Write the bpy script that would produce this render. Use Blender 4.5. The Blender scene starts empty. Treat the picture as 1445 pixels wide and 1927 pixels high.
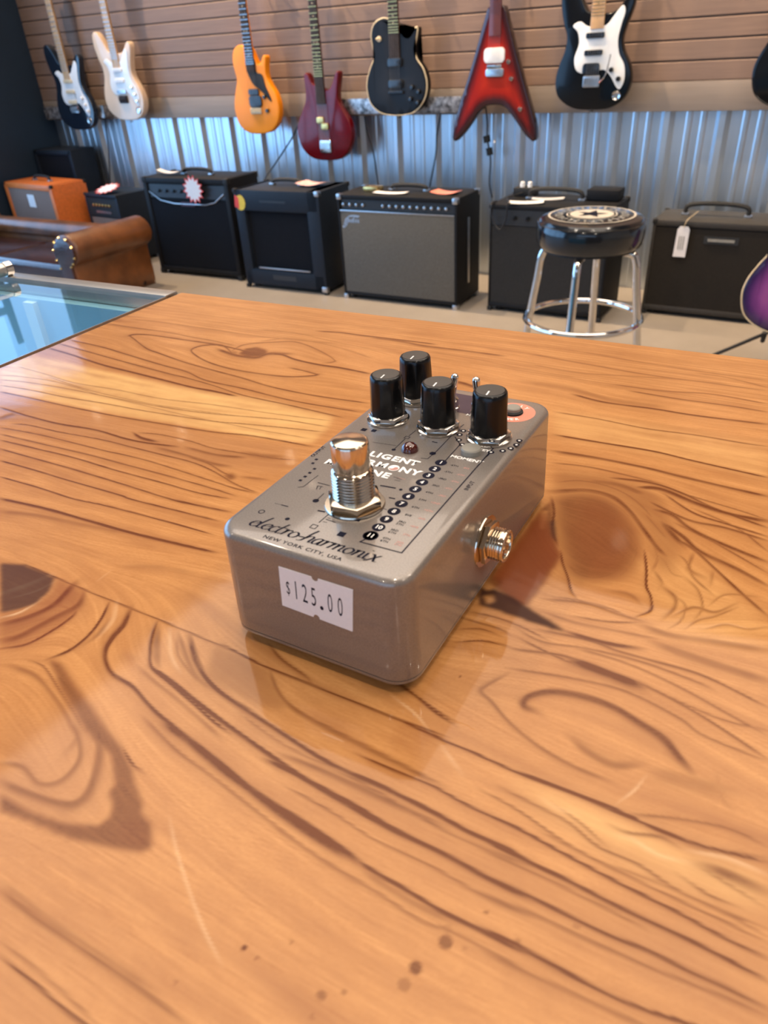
# Shop counter with an effects pedal, guitars and amplifiers behind
import bpy, bmesh, math, random
import numpy as np
from mathutils import Vector, Matrix

S = bpy.context.scene
COL = S.collection
PI = math.pi

# ------------------------------------------------------------------ camera, exposure, light
FPX = 1360.0399                      # focal length in pixels of the 1445-wide frame
CAM = Vector((0.09898, -0.17042, 0.14643)); YAW, PITCH, ROLL = -0.562852, 0.573908, -0.064919
_f = Vector((math.sin(YAW) * math.cos(PITCH), math.cos(YAW) * math.cos(PITCH), -math.sin(PITCH)))
_r = _f.cross(Vector((0, 0, 1))).normalized(); _u = _r.cross(_f)
_r, _u = math.cos(ROLL) * _r + math.sin(ROLL) * _u, -math.sin(ROLL) * _r + math.cos(ROLL) * _u
cam = bpy.data.cameras.new('camera'); camo = bpy.data.objects.new('camera', cam); COL.objects.link(camo); S.camera = camo
cam.sensor_fit = 'HORIZONTAL'; cam.sensor_width = 36; cam.lens = FPX / 1445 * 36
cam.clip_start = .01; cam.clip_end = 60
cam.dof.use_dof = True; cam.dof.focus_distance = .30; cam.dof.aperture_fstop = 30
m = Matrix((_r, _u, -_f)).transposed().to_4x4(); m.translation = CAM; camo.matrix_world = m
S.view_settings.view_transform = 'Standard'; S.view_settings.look = 'None'; S.view_settings.gamma = 1; S.view_settings.exposure = -.18
S.view_settings.use_curve_mapping = False

w = bpy.data.worlds.new('daylight'); S.world = w; w.use_nodes = True
w.node_tree.nodes['Background'].inputs[0].default_value = (.35, .6, 1, 1); w.node_tree.nodes['Background'].inputs[1].default_value = 1.6


def ray(px, py):
    return _f + _r * ((px - 722.5) / FPX) - _u * ((py - 963.5) / FPX)


def onz(px, py, z=0.0):
    d = ray(px, py); return CAM + d * ((z - CAM.z) / d.z)


def ony(px, py, y):
    d = ray(px, py); return CAM + d * ((y - CAM.y) / d.y)


def area(name, loc, aim, size, power, color, shape='RECTANGLE', sy=None, spread=PI):
    l = bpy.data.lights.new(name, 'AREA'); l.shape = shape; l.size = size
    if sy: l.size_y = sy
    l.energy = power; l.color = color; l.spread = spread
    o = bpy.data.objects.new(name, l); COL.objects.link(o); o.location = loc
    o.rotation_euler = (Vector(aim) - Vector(loc)).to_track_quat('-Z', 'Y').to_euler(); return o


def spot(name, loc, aim, power, color, angle=70, r=.03, blend=.6):
    l = bpy.data.lights.new(name, 'SPOT'); l.energy = power; l.color = color; l.spot_size = math.radians(angle); l.spot_blend = blend; l.shadow_soft_size = r
    o = bpy.data.objects.new(name, l); COL.objects.link(o); o.location = loc
    o.rotation_euler = (Vector(aim) - Vector(loc)).to_track_quat('-Z', 'Y').to_euler(); return o


COOL = (.26, .56, 1.0); WARM = (1.0, .74, .47); NEUT = (1.0, .86, .70)
# daylight through the shop window in the left wall and through the door side behind the camera
area('window_daylight', (-4.86, -.07, .55), (0, -.07, .2), 5.84, 170, COOL, sy=2.76)
area('clerestory_daylight', (-4.86, 3.10, 1.45), (0, 3.1, 1.2), .48, 1.8, COOL, sy=.96)
area('shopfront_daylight', (.5, -4.4, .6), (.3, 3, -.2), 4.5, 18, (.75, .87, 1.0), sy=2.2)
TRACK = [(-5.0 + .62, 2.95, 2.22), (-3.55, 2.98, 2.22), (-2.6, 2.98, 2.22), (-1.65, 2.98, 2.22), (-.5, 2.98, 2.22), (.8, 2.98, 2.22)]
for i, p in enumerate(TRACK):
    spot('track_lamp_light', (p[0], p[1], p[2] - .13), (p[0] + 1.0, 3.55, .25), 290, WARM, 95, .022)
ADDED_LAMPS = [(.55, -.45, 2.33), (-1.6, -.5, 2.33), (2.3, -.3, 2.33), (1.7, 1.2, 2.33), (-2.9, -1.5, 2.33), (-.5, -2.3, 2.33), (1.8, -2.3, 2.33)]  # ceiling lamps added out of view to carry the light
for p in ADDED_LAMPS:
    area('added_lamp_light', (p[0], p[1], p[2] - .012), (p[0], p[1], 0), .15, 15, NEUT, 'DISK')


# ------------------------------------------------------------------ materials
def lin(c):
    return tuple((v / 12.92 if v <= .04045 else ((v + .055) / 1.055) ** 2.4) for v in c)


def hexc(h):
    return lin(tuple(int(h[i:i + 2], 16) / 255 for i in (0, 2, 4)))


class NT:
    def __init__(s, name):
        s.m = bpy.data.materials.new(name); s.m.use_nodes = True; s.t = s.m.node_tree; s.b = s.t.nodes['Principled BSDF']

    def n(s, kind, **kw):
        o = s.t.nodes.new('ShaderNode' + kind)
        for k, v in kw.items():
            if k.startswith('i_'):
                key = k[2:].replace('_', ' ')
                o.inputs[int(key) if key.isdigit() else key].default_value = v
            else: setattr(o, k, v)
        return o

    def l(s, a, b): s.t.links.new(a, b)

    def set(s, **kw):
        for k, v in kw.items(): s.b.inputs[k.replace('_', ' ')].default_value = v

    def mix(s, fac, a, b, mode='MIX'):
        o = s.n('Mix', data_type='RGBA', blend_type=mode)
        for sock, v in ((0, fac), (6, a), (7, b)):
            if hasattr(v, 'is_linked') or hasattr(v, 'links'): s.l(v, o.inputs[sock])
            elif sock == 0: o.inputs[0].default_value = v
            else: o.inputs[sock].default_value = (*v[:3], 1)
        return o.outputs[2]

    def math(s, op, a, b=None, c=None, clamp=False):
        o = s.n('Math', operation=op); o.use_clamp = clamp
        for i, v in enumerate((a, b, c)):
            if v is None: continue
            if hasattr(v, 'links'): s.l(v, o.inputs[i])
            else: o.inputs[i].default_value = v
        return o.outputs[0]

    def ramp(s, fac, stops):
        o = s.n('ValToRGB'); s.l(fac, o.inputs[0]); e = o.color_ramp.elements
        while len(e) < len(stops): e.new(.5)
        for k, (p, c) in enumerate(stops): e[k].position = p; e[k].color = (*c[:3], 1)
        return o.outputs[0]

    def noise(s, scale, detail=3, vec=None, rough=.5, coord='Object', sc=None):
        o = s.n('TexNoise'); o.inputs['Scale'].default_value = scale; o.inputs['Detail'].default_value = detail; o.inputs['Roughness'].default_value = rough
        tc = s.n('TexCoord'); v = tc.outputs[coord]
        if sc:
            mp = s.n('Mapping'); mp.inputs['Scale'].default_value = sc; s.l(v, mp.inputs[0]); v = mp.outputs[0]
        s.l(v, o.inputs['Vector']); return o.outputs['Fac']

    def bump(s, h, strength=.2, dist=.001):
        o = s.n('Bump'); o.inputs['Strength'].default_value = strength; o.inputs['Distance'].default_value = dist
        s.l(h, o.inputs['Height']); s.l(o.outputs[0], s.b.inputs['Normal'])


def plain(name, c, rough=.5, metal=0., spec=.5, coat=0., croug=.08, var=.12, vs=60, bump=0, bs=300, bd=.0005):
    t = NT(name); n = t.noise(vs, 3)
    a = tuple(v * (1 - var) for v in c); b = tuple(min(v * (1 + var), 1) for v in c)
    t.l(t.ramp(n, [(.3, a), (.7, b)]), t.b.inputs['Base Color'])
    t.set(Roughness=rough, Metallic=metal, Coat_Weight=coat, Coat_Roughness=croug); t.b.inputs['Specular IOR Level'].default_value = spec
    if bump: t.bump(t.noise(bs, 2), bump, bd)
    return t.m


M = {}
M['black'] = plain('black_gloss_plastic', (.006, .006, .007), .22, coat=.3, var=.2)
M['knob'] = plain('black_knob_plastic', (.004, .004, .0045), .24, spec=.35, var=.1)
M['knobtop'] = plain('satin_black_knob_top', (.05, .045, .04), .45)
M['chrome'] = plain('chrome', (.75, .72, .68), .10, 1., var=.03)
M['nickel'] = plain('warm_nickel', (.70, .60, .48), .13, 1., var=.05)
M['steel'] = plain('brushed_steel', (.55, .55, .56), .3, 1., var=.08)
M['white'] = plain('white_ink', (.85, .84, .82), .5, var=.03)
M['ink'] = plain('dark_blue_black_ink', (.007, .007, .018), .5, spec=.08, var=.1)
M['redink'] = plain('faded_red_ink', (.45, .22, .19), .5)
M['orangeink'] = plain('orange_red_ink', (.75, .24, .16), .45)
M['plum'] = plain('dark_plum', (.07, .045, .065), .4, spec=.2)
M['paper'] = plain('white_paper', (.78, .75, .74), .75, var=.03)
M['pricepaper'] = plain('price_label_paper', (.74, .70, .70), .6, var=.02, vs=900)
M['pinkpaper'] = plain('pinkish_paper', (.75, .45, .42), .7, var=.2, vs=40)
M['red'] = plain('bright_red_card', (.75, .06, .04), .5)
M['yellow'] = plain('yellow_sticker', (.8, .55, .05), .4)
M['rubber'] = plain('black_rubber', (.008, .008, .008), .7)
M['void'] = plain('dark_inside', (.004, .003, .003), .6)
M['led'] = plain('dark_red_lens', (.06, .008, .004), .05, coat=1., var=.1)
M['greybtn'] = plain('grey_button_plastic', (.25, .24, .21), .4)
M['tolex'] = plain('black_tolex', (.006, .006, .007), .6, spec=.25, bump=.5, bs=700, bd=.001)
M['navytolex'] = plain('navy_black_tolex', (.008, .013, .022), .55, spec=.3, bump=.4, bs=700, bd=.001)
M['greyglitter'] = plain('dark_grey_tolex', (.028, .024, .02), .6, bump=.4, bs=500, bd=.001)
M['orange'] = plain('orange_vinyl', (.72, .17, .03), .5, bump=.3, bs=500)
M['whitegloss'] = plain('white_pickguard', (.80, .79, .76), .18, coat=.3, var=.02)
M['gold'] = plain('gold_fret_metal', (.75, .50, .18), .25, .9)
M['cream'] = plain('cream_binding', (.65, .52, .32), .35)
M['maple'] = plain('maple_neck', (.55, .33, .15), .3, coat=.4, vs=20, var=.2)
M['rosewood'] = plain('rosewood_board', (.03, .02, .017), .6, spec=.2, vs=80, var=.3)
M['mahog'] = plain('dark_red_neck', (.12, .02, .012), .3, coat=.4)
M['blackguitar'] = plain('black_guitar_lacquer', (.003, .003, .0035), .2, spec=.25, coat=.25)
M['navyguitar'] = plain('dark_blue_black_lacquer', (.006, .012, .022), .1, coat=.8)
M['yellowguitar'] = plain('amber_yellow_lacquer', (.95, .27, .002), .4, spec=.3, coat=.1, vs=4, var=.12)
M['wineguitar'] = plain('wine_red_lacquer', (.105, .001, .003), .2, spec=.25, coat=.3)
M['whiteguitar'] = plain('natural_cream_lacquer', (.72, .52, .36), .25, coat=.5, vs=6, var=.1)
M['cable'] = plain('black_cable_rubber', (.01, .01, .012), .5)
M['leather'] = plain('brown_leather', (.16, .055, .016), .38, coat=.25, croug=.3, vs=9, var=.4, bump=.4, bs=60, bd=.004)
M['darkleather'] = plain('dark_brown_leather', (.05, .014, .009), .25, coat=.5, croug=.2, vs=9, var=.35, bump=.4, bs=60, bd=.004)
M['vinyl'] = plain('black_gloss_vinyl', (.006, .009, .013), .16, coat=.5)
M['seatprint'] = plain('tan_seat_print', (.62, .56, .46), .4)
M['greycloth'] = None


def cloth(name, c, scale=900, var=.35):
    t = NT(name); v = t.n('TexVoronoi'); v.inputs['Scale'].default_value = scale
    tc = t.n('TexCoord'); t.l(tc.outputs['Object'], v.inputs['Vector'])
    t.l(t.ramp(v.outputs['Distance'], [(.1, tuple(x * (1 - var) for x in c)), (.7, tuple(x * (1 + var) for x in c))]), t.b.inputs['Base Color'])
    t.set(Roughness=.9); t.b.inputs['Specular IOR Level'].default_value = .15; t.bump(v.outputs['Distance'], .4, .001); return t.m


M['silvercloth'] = cloth('silver_grey_grille_cloth', (.105, .098, .086), 420)
M['blackcloth'] = cloth('black_grille_cloth', (.007, .008, .011), 420)
M['charcloth'] = cloth('charcoal_grille_cloth', (.028, .027, .026), 420)
M['browncloth'] = cloth('dark_brown_grille_cloth', (.020, .017, .014), 420)
M['greigecloth'] = cloth('grey_beige_grille_cloth', (.22, .15, .12), 420)

# pedal paint: fine silver-grey metallic
t = NT('silver_grey_pedal_paint')
t.l(t.ramp(t.noise(2500, 2), [(.3, (.19, .165, .147)), (.7, (.245, .217, .195))]), t.b.inputs['Base Color'])
t.set(Roughness=.34, Metallic=.4, Coat_Weight=.8, Coat_Roughness=.07); M['paint'] = t.m

# slat boards: weathered brown planks
t = NT('weathered_brown_slat_wood')
tc = t.n('TexCoord'); sep = t.n('SeparateXYZ'); t.l(tc.outputs['Object'], sep.inputs[0])
row = t.math('FLOOR', t.math('DIVIDE', t.math('ADD', sep.outputs[2], .0652), .0748))
wn = t.n('TexWhiteNoise', noise_dimensions='2D'); cmb = t.n('CombineXYZ')
seg = t.math('FLOOR', t.math('ADD', t.math('DIVIDE', sep.outputs[0], 1.15), t.math('MULTIPLY', row, .37)))
t.l(row, cmb.inputs[0]); t.l(seg, cmb.inputs[1]); t.l(cmb.outputs[0], wn.inputs[0])
g = t.noise(3, 6, sc=(1.2, 8, 26), rough=.65)
c = t.mix(g, (.115, .064, .044), (.31, .190, .132))
c = t.mix(t.math('MULTIPLY', wn.outputs[0], .55), c, (.165, .104, .080))
c = t.mix(t.math('MULTIPLY', t.noise(2.2, 4, rough=.6), .45), c, (.25, .180, .138))
t.l(c, t.b.inputs['Base Color']); t.set(Roughness=.62); t.bump(g, .3, .002); M['slat'] = t.m

t = NT('flat_tan_board')
t.l(t.mix(t.noise(3, 6, sc=(1, 8, 14)), (.20, .155, .122), (.32, .255, .205)), t.b.inputs['Base Color']); t.set(Roughness=.6); M['board'] = t.m

# galvanised sheet
t = NT('galvanised_corrugated_sheet')
n1 = t.noise(6, 5, sc=(3, 3, .5), rough=.6); n2 = t.noise(90, 2)
t.l(t.mix(n1, (.50, .56, .61), (.74, .80, .86)), t.b.inputs['Base Color'])
t.set(Metallic=.9); t.l(t.ramp(n1, [(.2, (.30,) * 3), (.8, (.42,) * 3)]), t.b.inputs['Roughness']); t.bump(n2, .05, .001); M['metal'] = t.m

t = NT('polished_concrete')
n1 = t.noise(1.7, 7, rough=.62); n2 = t.noise(14, 4)
c = t.mix(n1, (.19, .158, .125), (.40, .345, .285)); c = t.mix(t.math('MULTIPLY', n2, .25), c, (.2, .17, .14))
t.l(c, t.b.inputs['Base Color']); t.set(Roughness=.45); M['concrete'] = t.m
M['navywall'] = plain('dark_navy_paint', (.010, .026, .050), .6, var=.15, vs=2)
M['offwhite'] = plain('off_white_paint', (.45, .40, .35), .8, var=.04, vs=3)
M['ceil'] = plain('grey_brown_ceiling_paint', (.30, .19, .11), .85, var=.06, vs=3)
M['counterbody'] = plain('dark_counter_panel', (.10, .06, .035), .5)
M['frame'] = plain('dark_window_frame', (.02, .022, .025), .4)
M['alu'] = plain('anodised_aluminium', (.50, .48, .46), .32, .85, var=.05)
M['caseblue'] = plain('pale_blue_shelf_liner', (.10, .38, .66), .5, var=.06, vs=8)
M['tread'] = plain('speckled_metal_tread', (.30, .28, .27), .35, .7, var=.9, vs=45)
t = NT('clear_glass'); tr_ = t.n('BsdfTransparent'); tr_.inputs[0].default_value = (.86, .95, .96, 1); gl_ = t.n('BsdfGlossy'); gl_.inputs['Roughness'].default_value = .02
fr_ = t.n('Fresnel'); fr_.inputs[0].default_value = 1.5; mx_ = t.n('MixShader'); ge_ = t.n('NewGeometry'); t.l(t.math('MULTIPLY', fr_.outputs[0], t.math('SUBTRACT', 1.0, ge_.outputs['Backfacing'])), mx_.inputs[0]); t.l(tr_.outputs[0], mx_.inputs[1]); t.l(gl_.outputs[0], mx_.inputs[2])
t.l(mx_.outputs[0], t.t.nodes['Material Output'].inputs[0]); t.t.nodes.remove(t.b); M['glass'] = t.m

# sunburst for the pointed guitar, purple burst for the leaning one; "rim" is the distance to the outline
def burst(name, stops, rough=.16, coat=.6):
    t = NT(name); a = t.n('Attribute'); a.attribute_name = 'rim'
    g = t.noise(8, 5, sc=(6, 1, 1))
    f = t.math('ADD', a.outputs['Fac'], t.math('MULTIPLY', t.math('SUBTRACT', g, .5), .12))
    t.l(t.ramp(f, stops), t.b.inputs['Base Color']); t.set(Roughness=rough, Coat_Weight=coat, Coat_Roughness=.05); return t.m


M['redburst'] = burst('cherry_sunburst', [(0, (.015, .003, .003)), (.25, (.05, .004, .003)), (.6, (.30, .012, .004)), (1, (.42, .022, .006))])
M['purpleburst'] = burst('purple_sunburst', [(0, (.01, .006, .03)), (.3, (.06, .02, .11)), (.8, (.24, .06, .25)), (1, (.30, .08, .28))])
M['blackflame'] = burst('black_flame_top', [(0, (.004, .004, .005)), (.5, (.008, .008, .009)), (1, (.016, .016, .018))], .5, .06); M['blackflame'].node_tree.nodes['Principled BSDF'].inputs['Specular IOR Level'].default_value = .2

# slab of softwood: figure attributes are laid on the mesh, colours come from here
t = NT('varnished_knotty_softwood')
def at(nm):
    a = t.n('Attribute'); a.attribute_name = nm; return a.outputs['Fac']
D, T_, K_, R_, L_, F_, G_ = [at(k) for k in ('ring', 'tone', 'pitch', 'red', 'light', 'fibre', 'streak')]
c = t.mix(t.math('MULTIPLY_ADD', F_, .16, .5, True), (.375, .150, .042), (.56, .268, .090))
c = t.mix(t.math('MULTIPLY_ADD', G_, .17, .22, True), c, (.29, .106, .030))
c = t.mix(t.math('MULTIPLY', t.math('MULTIPLY', T_, .85), t.math('MULTIPLY_ADD', G_, -.16, .95), clamp=True), c, (.74, .465, .18))
c = t.mix(t.math('MULTIPLY', T_, -1.2, clamp=True), c, (.31, .135, .060))
c = t.mix(t.math('MULTIPLY', t.noise(9, 3), .32), c, (.51, .250, .088))
c = t.mix(t.math('MULTIPLY', t.math('MULTIPLY_ADD', F_, .07, 1.0), t.math('MULTIPLY', D, 1.22), clamp=True), c, (.135, .038, .008))
c = t.mix(t.math('MULTIPLY', R_, .92, clamp=True), c, (.17, .034, .008))
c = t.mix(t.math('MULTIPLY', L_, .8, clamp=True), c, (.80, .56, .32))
c = t.mix(t.math('MULTIPLY', K_, 1.0, clamp=True), c, (.040, .013, .010))
t.l(c, t.b.inputs['Base Color'])
t.set(Roughness=.5, Coat_Roughness=.07); t.l(t.math('MULTIPLY', t.math('MULTIPLY_ADD', K_, -.85, 1.0, True), t.math('MULTIPLY_ADD', D, -.45 * .6, .6, True)), t.b.inputs['Coat Weight']); t.b.inputs['Specular IOR Level'].default_value = .08
t.b.inputs['Coat IOR'].default_value = 1.5
n = t.noise(260, 3); t.bump(n, .04, .0006); M['wood'] = t.m


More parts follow.
